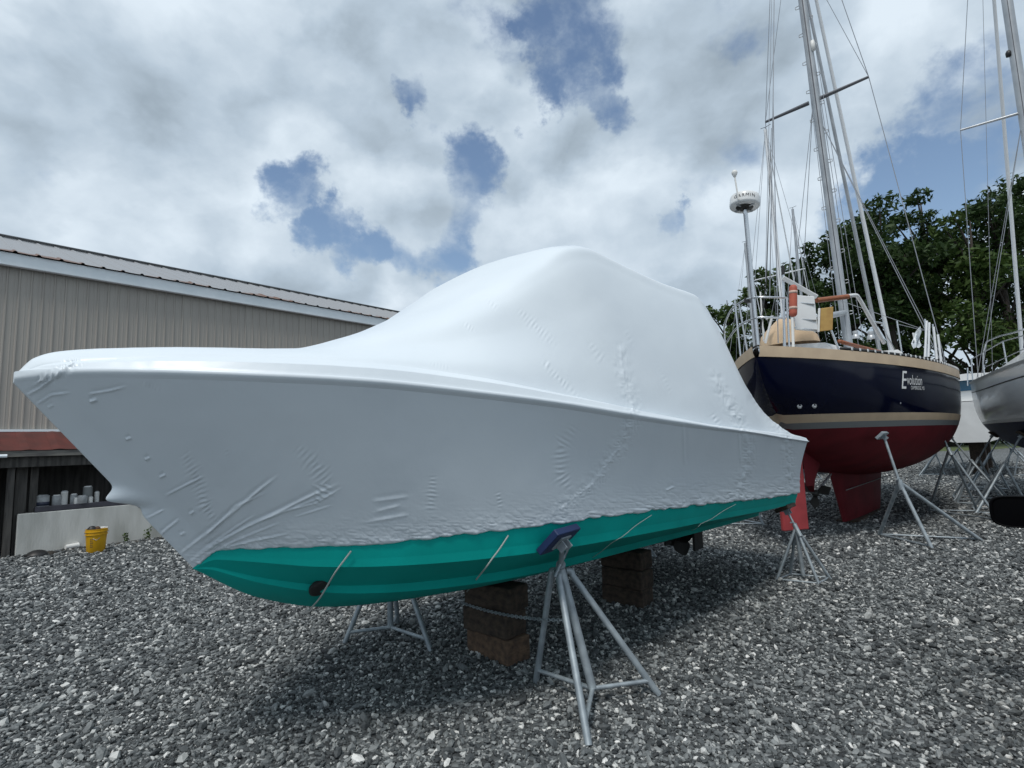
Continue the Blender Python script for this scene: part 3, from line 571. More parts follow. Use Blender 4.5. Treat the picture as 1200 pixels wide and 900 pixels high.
def boat_hull(t):
    s = -1.93 + (SE-.02+1.93)*((np.exp(2.2*np.linspace(0, 1, 200))-1)/(math.exp(2.2)-1)); tc = tCB(s)-.012*np.clip((s+1.93)*8, 0, 1); zc = zCB(s)+.02*np.clip((s+1.93)*4, 0, 1)*0; zk = zK(s)
    pr = [[(1.0, 1.05), (.995, .93), (.975, .80)], [(.975, .80), (.968, .70)], [(.968, .70), (.90, .655), (.75, .525), (.585, .40)], [(.585, .40), (.577, .30)], [(.577, .30), (.45, .215), (.25, .105), (.06, .02), (0, 0)]]
    def strip(p, sg):
        return np.stack([PB(s, sg*f*tc*np.ones_like(s), zk+(zc-zk)*np.minimum(q, 1.05)) for f, q in p], 0)
    mb = MB()
    for sg in (1, -1):
        for p in pr[::2]:
            mb.grid(strip(p, sg), sg < 0)
    # transom
    prof = [x for p in pr for x in p]; se = s[-1]
    L_ = [PB(se, f*tc[-1], zk[-1]+(zc[-1]-zk[-1])*min(q, 1.05)) for f, q in prof]; R_ = [PB(se, -f*tc[-1], zk[-1]+(zc[-1]-zk[-1])*min(q, 1.05)) for f, q in prof]
    mb.grid(np.stack([np.array(L_), np.array(R_)], 0)); hb = mb.build('hull_bottom', 'teal', t, smooth=True, autosmooth=30); hb['label'] = 'teal green painted hull bottom below the white film'
    for nm, p in (('chine', pr[1]), ('lifting_strake', pr[3])):
        for sg in (1, -1): MB().grid(strip(p, sg), sg < 0).build(nm, 'teal', t, smooth=True)
    def on(u, v, nearest=False):                            # point of the near hull bottom seen at a pixel
        best = None
        for p in pr:
            f = np.linspace(0, 1, 12)
            for a, b in zip(p[:-1], p[1:]):
                for x in f:
                    G = PB(s, (a[0]+(b[0]-a[0])*x)*tc, zk+(zc-zk)*(a[1]+(b[1]-a[1])*x)); qx, qy = proj(G); d = (qx-u)**2+(qy-v)**2; i = d.argmin()
                    if best is None or d[i] < best[0]: best = (d[i], G[i])
        return best[1]
    out = unit(NX - Z*.8)
    for (u0, v0, u1, v1) in ((408, 641, 360, 712), (594, 623, 545, 689), (760, 600, 690, 650), (860, 588, 800, 622)):
        pts = arc([on(u0+(u1-u0)*x, v0+(v1-v0)*x) + out*.028 for x in np.linspace(0, 1, 5)], 3)
        # keep the cord outside the hull
        T('tie_cord', 'rope', t, pts, .0042 if u0 < 700 else .0017, 6)
    p = on(374, 688); MB().lathe(p - out*.01, [(.052, 0), (.055, .016), (.045, .024), (.001, .022)], out, 18).build('drain_opening', 'black', t, smooth=True, autosmooth=40)
    return on
def prop_gear(t):
    c = PB(2.75, 0., .40)
    MB().tube([PB(1.6, 0, .47), c], .018, 10).build('shaft', 'bronze', t, smooth=True)
    MB().box(PB(2.55, 0, .45), AX, NX, Z, .06, .012, .09, .004).build('shaft_strut', 'bronze', t)
    pr = MB().lathe(c - AX*.02, [(.02,0),(.035,.02),(.032,.10),(.012,.15),(.001,.155)], AX, 14).build('propeller', 'bronze', t, smooth=True)
    for k in range(4):
        a = k*math.pi/2+.35; r = math.cos(a)*NX + math.sin(a)*Z; tn = -math.sin(a)*NX + math.cos(a)*Z; g = np.zeros((7, 5, 3)); 
        for i, f in enumerate(np.linspace(0, 1, 7)):
            wd = .075*math.sin(math.pi*min(.14+.86*f, .97))+.012
            for j, e in enumerate(np.linspace(-1, 1, 5)): tw = .75-.35*f; g[i, j] = c + AX*.04 + r*(.02+.17*f) + (tn*math.cos(tw)+AX*math.sin(tw))*wd*e + AX*.012*(1-e*e)
        m_ = MB().grid(g).grid(g+AX*.006, True); m_.build('blade', 'bronze', pr, smooth=True)
    MB().box(PB(3.25, 0, .36), AX, NX, Z, .11, .014, .16, .006).build('rudder', 'bronze', t)
    MB().tube([PB(3.22, 0, .48), PB(3.22, 0, .30)], .016, 8).build('rudder_stock', 'bronze', t)
motorboat = thing('motorboat', PB(.5, 0., 0.), 'motorboat sealed in white shrink-wrap with teal green bottom resting on timber blocks', 'boat')
GW = wrap_cover(motorboat); hull_at = boat_hull(motorboat); prop_gear(motorboat)

# ------------------------------------------------------------------ timbers and jack stands under it
def timbers():
    for si, (c0, nm) in enumerate((((-.18, 3.965), 'near'), ((.985, 5.08), 'far'))):
        top = float(zK(((np.array([*c0, 0])-K0)@AX))) - .004; hh = top/3
        for k in range(3):
            jig = (random.uniform(-.014, .014), random.uniform(-.014, .014)); ang = TH + math.radians((-5, 2, 6)[k] if si == 0 else (3, -2, 1)[k]); a = np.array([math.cos(ang), math.sin(ang), 0]); n = np.array([a[1], -a[0], 0])
            c = np.array([c0[0], c0[1], 0]) + a*jig[0] + n*jig[1]; w = .215 + random.uniform(-.012, .012)
            og = c + Z*(hh*k); o = MB().box(Z*(hh/2), n, a, Z, w, .105, hh/2-.0015, .008).build('timber_block', 'wood2' if (si == 0 and k == 0) else 'wood', origin=(0,0,0))
            me = o.data; o.location = og                     # grain runs along the block
            lab = {0: 'bottom', 1: 'middle', 2: 'top'}[k] + (' block of the near timber stack, ' if si == 0 else ' block of the farther timber stack, ') + {0: 'lying on gravel', 1: 'dark and weathered', 2: 'carrying the keel'}[k]
            tag(o, lab, 'timber', 'timber cribbing under the motorboat')
    p0 = np.array([-.18, 3.965, 0]) - AX*.115 + NX*.02 + Z*.265
timbers()
def chain(A, B, sag, label):
    A = np.asarray(A); B = np.asarray(B); L = np.linalg.norm(B-A); n = int(L/.021); o = thing('chain', (A+B)/2, label, 'chain'); mb = MB(); pts = [A+(B-A)*x - Z*sag*4*x*(1-x) for x in np.linspace(0, 1, n+1)]
    d = unit(B-A); side = unit(np.cross(d, Z)); up = np.cross(side, d)
    for i in range(n):
        c = (pts[i]+pts[i+1])/2; dd = unit(pts[i+1]-pts[i]); v = side if i % 2 else up; v = unit(v-dd*v.dot(dd))
        ring = [c + dd*(.0155*math.cos(a)) + v*(.009*math.sin(a)) for a in np.linspace(0, 2*math.pi, 11)[:-1]]; mb.tube(ring+[ring[0]], .0028, 5, False)
    k = mb.build('chain_links', 'galv', o, smooth=True); k['kind'] = 'stuff'

def jack_stand(feet, apex, head, label, pad=None, padn=None, padsize=(.11, .075), style='tripod', group='jack stands', m='galv', r=.021):
    feet = [np.asarray(f, float) for f in feet]; cen = sum(feet)/len(feet); apex = np.asarray(apex, float); head = np.asarray(head, float); t = thing('jack_stand', cen*np.array([1,1,0]), label, 'jack stand', group)
    ax = unit(head-apex)
    if style == 'post':                                     # legs bent into a centre post with spokes to the feet
        foot = cen*np.array([1,1,0]) + Z*.09; T('center_post', m, t, [foot, apex], r*1.15, 12)
        for f in feet:
            out = unit((f-cen)*np.array([1,1,0])); b = apex - ax*.06 + out*r*1.6; c = apex - ax*.05 + out*.075 - Z*.035
            T('leg', m, t, arc([b+Z*.01, b+out*.03-Z*.004, c, f+Z*.0], 5) if False else list(arc([b, b+out*.035-Z*.006, c], 5))+[f+Z*.004], r*.92, 10)
            k = f+(apex-f)*.11; T('brace', m, t, [foot, k], r*.62, 8)
    else:
        for f in feet: T('leg', m, t, [f+Z*.004, apex + unit((f-apex))*0.02], r*.9, 10)
        n = len(feet)
        for i in range(n):
            a, b = feet[i], feet[(i+1) % n]; k = .035
            if style == 'open' and i == n-1: continue
            T('brace', m, t, [a+(apex-a)*k, b+(apex-b)*k], r*.55, 8)
        if style == 'quad': T('center_post', m, t, [cen+Z*.05, apex], r*1.15, 12)
    T('collar', m, t, [apex-ax*.10, apex+ax*.03], r*1.35, 12); T('screw', 'galv', t, [apex, head], r*.66, 10)
    h = apex + ax*.05; sd = unit(np.cross(ax, NX)); hd = T('wing_handle', m, t, [h-sd*.085-Z*.012, h, h+sd*.085+Z*.004], r*.5, 8)
    if padn is not None:
        nrm = unit(padn); x = unit(np.cross(nrm, Z)); y = np.cross(nrm, x)
        pd = MB().box(head+nrm*.030, x, y, nrm, padsize[0], padsize[1], .020, .004).build('pad', pad, t); MB().box(head+nrm*.006, x, y, nrm, padsize[0]*.42, padsize[1]*.55, .004, .001).build('pad_plate', m, pd)
        for e in (-1, 1): MB().box(head - nrm*.018 + x*e*.028, y, x, nrm, .026, .004, .024).build('yoke', m, pd)
    return t
# the four under the motorboat
g4 = 'jack stands under the motorboat'
f1 = [atz(690, 875), atz(628, 800), atz(772, 815)]
hp = hull_at(652, 628); pn = unit(np.array([-.15, 0, 0]) - NX*.62 + Z*.78)
jack_stand(f1, Q(657, 664, 3.27), hp - pn*.055, 'galvanised tripod jack stand with blue pad nearest the camera', 'bluepad', pn, (.125, .085), 'post', g4)
Fs = K0 + AX*-.36 - NX*.82; ff = [Fs + .39*np.array([math.cos(a), math.sin(a), 0]) for a in (math.radians(-50), math.radians(170), math.radians(70))]
ff = [atz(505, 764), atz(404, 754), atz(466, 732)]; cfs = sum(ff)/3
hp2 = PB(-.45, -.72, .92); pn2 = unit(NX*.55+Z*.8); jack_stand(ff, np.array([cfs[0], cfs[1], .72]), hp2-pn2*.06, 'galvanised jack stand seen under the bow on the far side', 'bluepad', pn2, (.12, .08), 'post', g4)
f3 = [atz(910, 681), atz(960, 686), atz(973, 679), atz(926, 674.5)]; c3 = sum(f3)/4; hp3 = PB(3.35, .93, float(zK(3.35)+.69*(zCB(3.35)-zK(3.35))))
pn3 = unit(Z-NX*.45); jack_stand(f3, np.array([c3[0]-.02, c3[1]+.02, .52]), hp3-pn3*.06, 'four-legged jack stand under the near stern corner of the motorboat', 'wood', pn3, (.13, .07), 'quad', g4, r=.017)
ff4 = [atz(842, 636), atz(852, 634), atz(876, 626)]
c4 = PB(3.35, -1.0, 0.); ff4 = [c4+.36*np.array([math.cos(a), math.sin(a), 0]) for a in (-2.6, -.5, 1.6)]; pn4 = unit(Z+NX*.45); hp4 = PB(3.35, -.93, float(zK(3.35)+.69*(zCB(3.35)-zK(3.35))))
jack_stand(ff4, c4+Z*.52, hp4-pn4*.06, 'galvanised jack stand on the far side behind the propeller', 'wood', pn4, (.13, .07), 'tripod', g4)
chain(np.array([-.18, 3.965, 0]) - NX*.0 + NX*-.22 - AX*.112 + Z*.34, Q(665, 727, 3.22), .03, 'galvanised chain slung from the timber stack to the nearest jack stand')

# ------------------------------------------------------------------ sailing yachts
def text_mesh(body, size, shear=0., font_space=1.):
    c = bpy.data.curves.new('lettering', 'FONT'); c.body = body; c.size = size; c.shear = shear; c.space_character = font_space; c.align_x = 'LEFT'; c.resolution_u = 3
    o = bpy.data.objects.new('lettering', c); col.objects.link(o); me = bpy.data.meshes.new_from_object(o); bpy.data.objects.remove(o)
    V = np.array([v.co for v in me.vertices]); return V, [tuple(p.vertices) for p in me.polygons]
class Yacht:
    def __init__(y, O, th, hb, zs, zb, L, ends=(1.7, 3.4, 1.7)):
        y.O = np.asarray(O, float); y.a = np.array([math.cos(th), math.sin(th), 0]); y.n = np.array([math.sin(th), -math.cos(th), 0]); y.L = L
        y.hb = tab(hb); y.zs = tab(zs); y.zb = tab(zb); y.pw = tab([(0, ends[0]), (L*.35, ends[1]), (L*.65, ends[1]), (L, ends[2])])
    def P(y, s, t, z): s, t, z = np.broadcast_arrays(np.asarray(s, float), t, z); return y.O + s[..., None]*y.a + t[..., None]*y.n + z[..., None]*Z
    def half(y, s, z):
        zb = y.zb(s); q = np.clip((z-zb)/np.maximum(y.zs(s)-zb, 1e-3), 0, 1); return y.hb(s)*np.sqrt(np.maximum(1-(1-q)**y.pw(s), 0))
    def band(y, name, m, root, zlo, zhi, nr=8, out=0., label=None):
        """one painted band of the hull, both sides; zlo / zhi are heights or functions of s"""
        s = np.r_[np.linspace(0, 1.2, 26), np.linspace(1.2, y.L-1.2, 60)[1:], np.linspace(y.L-1.2, y.L, 22)[1:]]
        lo = zlo(s) if callable(zlo) else np.full_like(s, zlo); hi = zhi(s) if callable(zhi) else np.full_like(s, zhi); mb = MB(); zb = y.zb(s)
        for sg in (1, -1):
            g = []
            for v in np.linspace(0, 1, nr+1):
                z = np.maximum(lo+(hi-lo)*(v**1.6 if zlo == -9 or nr > 14 else v), zb); g.append(y.P(s, sg*(y.half(s, z)+out*np.clip((z-zb)*20, 0, 1)), z))
            mb.grid(np.array(g), sg > 0)
        o = mb.build(name, m, root, smooth=True)
        if label: o['label'] = label
        return o
    def deck(y, root, m, drop=.03):
        s = np.linspace(.05, y.L-.05, 50); g = np.array([[y.P(a, t*y.hb(a)*.99, y.zs(a)-drop+.05*(1-t*t)) for t in np.linspace(-1, 1, 9)] for a in s]).reshape(50, 9, 3); MB().grid(g, True).build('deck', m, root, smooth=True)
    def fin(y, name, m, root, top, bot, ztop, zbot, th_, nz=9, label=None):
        g = []
        for f in np.linspace(0, 1, nz):
            e = f*f*(3-2*f)*.3+f*.7; s0 = top[0]+(bot[0]-top[0])*e; s1 = top[1]+(bot[1]-top[1])*e; z = ztop+(zbot-ztop)*f; r = []
            for k in range(20):
                a = 2*math.pi*k/20; x = .5-.5*math.cos(a); r.append(y.P(s0+(s1-s0)*x, th_*math.sin(a)*(.6+.4*x)*(1 if f < .97 else .8), z - (.10*math.sin(max(0, x-.55)*math.pi) if f > .99 else 0)))
            g.append(r)
        g = np.array(g).reshape(nz, 20, 3); mb = MB().grid(g, True, True); mb.add(g[-1], [tuple(range(20))]); o = mb.build(name, m, root, smooth=True, autosmooth=50)
        if label: o['label'] = label
        return o
    def wire(y, root, name, A, B, r=.0055, m='wire', n=2): return T(name, m, root, [A, B], r, 5)

# --- navy double-ender behind the motorboat
E0 = np.array([3.0, 6.5, 0])
yb = Yacht(E0, TH, [(0,.03),(.25,.20),(.5,.36),(1,.64),(2,1.06),(3,1.33),(4,1.47),(5.2,1.52),(6.5,1.44),(8,1.08),(9.2,.58),(10.2,.03)],
           [(0,2.53),(2,2.46),(4,2.43),(6,2.47),(8,2.6),(10.2,2.86)], [(0,2.40),(.12,2.15),(.45,1.80),(1,1.45),(2,1.06),(3,.84),(5,.72),(6.5,.78),(8,1.1),(9,1.6),(9.8,2.3),(10.2,2.78)], 10.2)
navy = thing('sailing_yacht', E0+AX*5, 'navy blue double-ended sailing yacht with red keel and tan stripe on stands', 'sailboat')
ztan = lambda s: yb.zs(s)-.105
yb.band('bottom', 'red', navy, lambda s: np.minimum(yb.zb(s), 1.5), 1.53, 26)
yb.band('grey_stripe', 'grey', navy, 1.53, 1.61, 2, .002); yb.band('boot_stripe', 'tan', navy, 1.61, 1.715, 2, .003); yb.band('topsides', 'navy', navy, 1.715, ztan, 14)
yb.band('sheer_band', 'tan', navy, ztan, lambda s: yb.zs(s)+.03, 3, .014); yb.deck(navy, 'whitepaint')
yb.fin('keel', 'red', navy, (2.7, 6.7), (3.25, 6.0), .95, .045, .17); rq = Q(929, 590, 7.25); rx_ = unit((Q(945, 590, 7.3)-Q(912, 592, 7.2))*np.array([1, 1, 0])); _rd = MB().box(np.array([rq[0], rq[1], .82]), rx_, np.cross(Z, rx_), Z, .195, .03, .60, .012).build('rudder', 'redlight', navy); _rd['label'] = 'lighter red rudder blade aft of the propeller shaft'
yb.fin('skeg', 'red', navy, (1.45, 2.6), (1.50, 1.75), 1.25, .75, .06)
T('propeller_shaft', 'alu', navy, [yb.P(2.9, 0., .86), yb.P(1.85, 0., .60)], .018, 8)
pr = MB().lathe(yb.P(1.95, 0., .62), [(.03,0),(.05,.05),(.045,.10),(.01,.15)], -AX, 12).build('propeller', 'bronze', navy, smooth=True)
for k in range(3):
    a = k*2.094+.4; r_ = math.cos(a)*NX+math.sin(a)*Z; tn = -math.sin(a)*NX+math.cos(a)*Z; c = yb.P(1.88, 0., .62)
    MB().add([c+r_*.03-tn*.02, c+r_*.14-tn*.08+AX*.03, c+r_*.23, c+r_*.14+tn*.07-AX*.03, c+r_*.03+tn*.02, c+r_*.13+AX*.012], [(0,1,5),(1,2,5),(2,3,5),(3,4,5),(4,0,5)]).build('blade', 'bronze', pr, smooth=True)
seam = yb.P(np.linspace(2.95, 6.6, 24), .155, np.full(24, .58)); T('keel_seam', 'grey', navy, seam, .008, 5)
def navy_gear():
    n = navy; D = 6.9
    # black perforated toe rail
    s = np.linspace(1.1, 9.6, 60); mb = MB()
    for sg in (1, -1): mb.tube(yb.P(s, sg*(yb.hb(s)-.015), yb.zs(s)+.055), .022, 6)
    mb.build('toe_rail', 'black', n, smooth=True)
    first = None
    for i in range(34):
        ss = 1.25+i*.14; c = yb.P(ss, float(yb.hb(ss))+.008, float(yb.zs(ss))+.056); o_ = MB().box(c, AX, NX, Z, .034, .006, .018, .003)
        o_.build('rail_slot', 'whitepaint', n)
    MB().tube(yb.P(s, np.maximum(yb.hb(s)-.16, .01), yb.zs(s)+.045), .018, 6).build('teak_trim', 'teak', n, smooth=True)
    # cockpit coaming, cabin trunk
    def slab(name, m, s0, s1, w0, w1, z0, z1, ins=.10):
        g = []
        for ss in np.linspace(s0, s1, 9):
            w = w0+(w1-w0)*(ss-s0)/(s1-s0); zz = float(yb.zs(ss)); g.append([yb.P(ss, t, zz+z) for t, z in ((-w, z0), (-w+ins*.5, z1-.05), (-w+ins, z1), (0, z1+.04), (w-ins, z1), (w-ins*.5, z1-.05), (w, z0))])
        g = np.array(g).reshape(9, 7, 3); mb = MB().grid(g, True); mb.add(g[0], [tuple(range(7))]).add(g[-1], [tuple(range(7))[::-1]]); return mb.build(name, m, n, smooth=True, autosmooth=40)
    slab('cabin_trunk', 'whitepaint', 3.9, 8.2, 1.0, .62, -.02, .36); slab('cockpit_coaming', 'whitepaint', 1.3, 3.9, .55, .98, -.02, .20)
    MB().tube(yb.P(np.linspace(1.5, 3.9, 10), np.linspace(.58, .95, 10), yb.zs(np.linspace(1.5, 3.9, 10))+.225), .028, 8).build('coaming_cap', 'teak', n, smooth=True)
    for ss in (4.6, 5.6, 6.6): MB().box(yb.P(ss, 1.0-.09*(ss-3.9)+.01, float(yb.zs(ss))+.2), AX, unit(NX+Z*.2), unit(Z-NX*.2), .22, .01, .06, .008).build('cabin_window', 'carglass', n)
    for u, v, d in ((1021, 397, 7.9), (1003, 396, 8.3)):
        c = Q(u, v, d); MB().lathe(c, [(.055,0),(.05,.04),(.036,.055),(.04,.09),(.036,.11),(.001,.115)], seg=16).build('winch', 'alu', n, smooth=True, autosmooth=40)
    # tan canvas over the wheel
    c = Q(923, 405, 7.6); apx = Q(914, 372, 7.6); g = []
    for f, w, h in ((0, .42, 0), (.15, .40, .10), (.45, .26, .24), (.8, .11, .36), (1, .03, .41)):
        g.append([c + (apx-c)*np.array([1,1,0])*f*.5 + Z*h + w*(math.cos(a)*NX*1. + math.sin(a)*AX*.7) for a in np.linspace(0, 2*math.pi, 15)[:-1]])
    MB().grid(np.array(g), False, True).build('canvas_cover', 'canvas', n, smooth=True)
    # stern rail
    r = .0135
    T('rail', 'steel', n, arc([Q(851,420,7.9), Q(849,392,7.9), Q(850,378,7.7), Q(859,361,7.5), Q(874,351,7.2), Q(893,348,7.0), Q(922,349,6.95)], 6), r, 8)
    T('rail', 'steel', n, arc([Q(849,405,7.9), Q(858,391,7.6), Q(872,378,7.3), Q(888,372,7.05), Q(921,373,6.95)], 6), r, 8)
    for a, b in (((861,352),(868,419)), ((866,356),(876,414)), ((918,351),(920,408)), ((922,349),(925,407))): T('rail_post', 'steel', n, [Q(*a, 7.35 if a[0] < 900 else 6.95), Q(*b, 7.35 if a[0] < 900 else 6.95)], r, 8)
    T('rail_post', 'steel', n, [Q(918,318,7.1), Q(919,408,7.1)], .016, 8); T('antenna_base', 'black', n, [Q(917.5,312,7.1), Q(917.6,322,7.1)], .022, 8)
    T('whip_antenna', 'black', n, [Q(888,418,7.1), Q(898,330,7.1), Q(904,150,7.1)], [.011,.007,.003], 6)
    T('whip_antenna', 'whiteplastic', n, [Q(895,400,7.3), Q(891,342,7.3)], .010, 6)
    MB().box(Q(876,352,7.2), AX, NX, Z, .035, .035, .035, .006).build('rail_clamp', 'black', n)
    # radar on its pole
    T('radar_pole', 'steel', n, [Q(889,413,7.1), Q(873.5,246,7.1)], .026, 10); T('radar_cable', 'darkwire', n, [Q(886,410,7.08), Q(871.5,250,7.08)], .006, 5)
    c = Q(872.5, 243, 7.1); ax = unit(Z + np.array([.14, .05, 0])); R0 = .195
    dm = MB().lathe(c, [(.05,-.004),(R0*.90,0),(R0*.98,.012),(R0,.03),(R0*.99,.125),(R0*.95,.150),(R0*.78,.166),(.001,.174)], ax, 36).build('radar_dome', 'whitepaint', n, smooth=True, autosmooth=50)
    MB().lathe(c-ax*.03, [(.06,0),(.07,.012),(.11,.024),(.115,.030)], ax, 16).build('dome_bracket', 'bronze', dm, smooth=True, autosmooth=40)
    for k in range(4):
        a = k*1.57+.5; x = unit(np.cross(ax, [0,1,0])); y2 = np.cross(ax, x); MB().box(c-ax*.008+(math.cos(a)*x+math.sin(a)*y2)*.11, math.cos(a)*x+math.sin(a)*y2, -math.sin(a)*x+math.cos(a)*y2, ax, .045, .012, .008).build('dome_foot', 'alu', dm)
    V, Fc = text_mesh('GARMIN', .066, 0, 1.2); V[:, 0] -= V[:, 0].mean(); tow = unit(-(c-C)*np.array([1,1,0])); tow = unit(tow - ax*tow.dot(ax)); rt = unit(np.cross(ax, tow)); out = []
    for x, yv, _ in V: an = x/R0 - .12; out.append(c + ax*(.062+yv) + (tow*math.cos(an)+rt*math.sin(an))*(R0+.003))
    MB().add(out, Fc).build('dome_lettering', 'darkletter', dm)
    T('antenna_rod', 'whiteplastic', n, [Q(865.5,234,6.95), Q(861,207,6.95)], .011, 8); MB().lathe(Q(861.2,208,6.95), [(.012,0),(.022,.02),(.036,.05),(.040,.075),(.03,.095),(.001,.10)], unit(Z), 14).build('antenna_mushroom', 'whiteplastic', n, smooth=True)
    # rescue canister, boarding pole, ladder panel, outboard pad, davit arm
    A = Q(929.5,371,6.75); B = Q(929.5,334,6.75); h = np.linalg.norm(B-A); ax2 = unit(B-A)
    cn = MB().lathe(A, [(.001,0),(.03,.004),(.046,.025),(.048,.05),(.048,h-.05),(.046,h-.025),(.03,h-.004),(.001,h)], ax2, 16).build('rescue_canister', 'orange', n, smooth=True)
    for f in (.22, .72): MB().lathe(A+ax2*h*f, [(.050,0),(.050,.035)], ax2, 16).build('canister_band', mat('faded_label', (.50,.36,.30), .6), cn, smooth=True)
    T('boarding_pole', 'whiteplastic', n, [Q(928.5,372,6.75), Q(931,445,6.75)], .017, 10)
    pc = Q(943,367,7.0); px_ = unit(Q(957,368,7.0)-Q(930,366,7.0)); py_ = unit(np.cross(px_, -Z)); ln = MB().box(pc, px_, np.cross(Z, px_), Z, .145, .02, .235, .008).build('folded_ladder', 'whitepaint', n); ln['label'] = 'white folded boarding ladder panel on the stern rail'
    for dz in (.15, -.07, -.2): MB().tube([pc-px_*.14+Z*dz-np.cross(Z, px_)*-.03+unit(C-pc)*.035, pc+px_*.14+Z*(dz-.02)+unit(C-pc)*.035], .011, 8).build('rung', 'steel', ln, smooth=True)
    MB().box((Q(918,326,7.05)+Q(957,348,7.05))/2, unit(Q(957,348,7.05)-Q(918,326,7.05)), unit(C-pc), unit(np.cross(unit(Q(957,348,7.05)-Q(918,326,7.05)), unit(C-pc))), .26, .015, .03, .006).build('ladder_arm', 'whitepaint', n)
    T('davit_arm', 'teak', n, [Q(957,352,7.1), Q(994,347.5,7.2)], .034, 8)
    T('davit_bracket', 'whitepaint', n, arc([Q(992,347,7.2), Q(1003,346,7.25), Q(1008,352,7.3), Q(1022,377,7.4), Q(1036,402,7.6)], 4), .026, 8)
    bc = Q(968.5,374,7.0); bx = unit(np.cross(Z, unit(C-bc))); ob = MB().box(bc, bx, unit(C-bc), unit(Z+bx*.12), .075, .02, .155, .006).build('outboard_pad', 'ply', n); MB().box(bc-bx*.088, bx, unit(C-bc), unit(Z+bx*.12), .014, .035, .16, .004).build('pad_edge', 'whitepaint', ob)
    T('pad_strut', 'steel', n, [Q(974,387,7.0), Q(983,410,7.0)], .014, 8)
    T('davit_leg', 'steel', n, arc([Q(1022,377,7.7), Q(1034,379,7.7), Q(1040,395,7.7), Q(1048,410,7.8)], 4), .013, 8)
    T('davit_leg', 'whitepaint', n, [Q(898,374,7.4), Q(905,370,7.4), Q(897,402,7.4)], .018, 8)
    # perforated chain plate hanging over the stern, cleat
    pl = MB().box(Q(893.5,419,6.55), unit(Q(890,409,6.5)-Q(897,431,6.6)), NX, AX, .125, .020, .006, .002).build('chain_plate', 'steel', n)
    for f in (-.6, -.2, .2, .6): MB().lathe(Q(893.5,419,6.54)+unit(Q(890,409,6.5)-Q(897,431,6.6))*f*.11 - AX*.004, [(.009,0),(.009,.004)], -AX, 8).build('plate_hole', 'black', pl)
    T('cleat', 'black', n, arc([Q(882,408,6.6), Q(888,405,6.55), Q(897,407,6.6)], 4), .012, 6)
    # stanchions, fender boards, bundled canvas
    for a, b, d in (((1051,376),(1057,415),9.2), ((1084,374),(1086,418),9.3), ((1093,380),(1097,421),9.4)): T('stanchion', 'steel', n, [Q(*a, d), Q(*b, d)], .013, 8)
    for a, b, d in (((1086,376),(1084,418),9.0), ((1089,378),(1088,418),9.1), ((1094,383),(1098,421),9.1), ((1099,392),(1103,424),9.1)): T('fender_pole', 'whitemast', n, [Q(*a, d), Q(*b, d)], .017, 8)
    gq = np.array([[Q(1069+3.2*i+1.5*math.sin(j*2.), 390+5*j-2*i+2*math.sin(i*1.7+j), 9.9+.10*math.sin(i*2+j*1.3)) for j in range(5)] for i in range(4)]); MB().grid(gq).build('furled_flag', 'fascia', n, smooth=True)
    for a, b in (((984,352),(1085,387)), ((1053,380),(1086,388))): T('lifeline', 'wire', n, [Q(*a, 7.6 if a[0] < 1000 else 9.2), Q(*b, 9.3)], .005, 5)
    # through-hulls
    for u, v in ((936,475), (955,476), (1055,473)):
        ss = None; best = 1e9
        for s_ in np.linspace(.4, 6, 200):
            for z_ in np.linspace(1.72, 2.0, 15):
                q = yb.P(s_, float(yb.half(s_, z_)), z_); qx, qy = proj(q); d_ = (qx-u)**2+(qy-v)**2
                if d_ < best: best = d_; ss = (s_, z_, q)
        nn = unit(yb.P(ss[0]+.05, float(yb.half(ss[0]+.05, ss[1])), ss[1])-yb.P(ss[0]-.05, float(yb.half(ss[0]-.05, ss[1])), ss[1])); nn = unit(np.cross(nn, Z)); nn = nn if nn.dot(NX) > 0 else -nn
        MB().lathe(ss[2]-nn*.004, [(.034,0),(.034,.008),(.020,.014),(.016,.004),(.001,.004)] if u < 1000 else [(.012,0),(.012,.006),(.001,.008)], nn, 14).build('through_hull', 'alu', n, smooth=True, autosmooth=40)
    # the name and hailing port, laid on the topsides
    def on_side(body, size, s0, z0, shear, stretch=1., tilt=0.):
        V, Fc = text_mesh(body, size, shear); out = []
        for x, yv, _ in V: s_ = s0+x*stretch; z_ = z0+yv+tilt*x; out.append(yb.P(s_, float(yb.half(s_, z_))+.006, z_)); 
        return MB().add(out, Fc)
    def find(u, v):
        S, Zg = np.meshgrid(np.linspace(1, 5.6, 240), np.linspace(1.7, 2.4, 60)); G = yb.P(S, yb.half(S, Zg), Zg); qx, qy = proj(G); i = ((qx-u)**2+(qy-v)**2).argmin(); return S.ravel()[i], Zg.ravel()[i]
    sA, zA = find(1057, 451); sB, zB = find(1083, 450); V, _ = text_mesh('Evolution', .25, .25); wd = V[:, 0].max()
    nb = on_side('E', .36, sA-.04, zA-.055, .25, (sB-sA)/wd*1.15); nb.build('name_initial', 'lettering', n)
    V2, _ = text_mesh('E', .34, .25); on_side('volution', .20, sA-.04+V2[:, 0].max()*(sB-sA)/wd*1.05, zA+.005, .25, (sB-sA)/wd).build('name_lettering', 'lettering', n)
    sP, zP = find(1067, 454); V3, _ = text_mesh('CAMBRIDGE, MD', .072); on_side('CAMBRIDGE, MD', .072, sP, zP-.025, 0, (find(1083, 454)[0]-sP)/V3[:, 0].max()).build('port_lettering', 'lettering', n)
navy_gear()
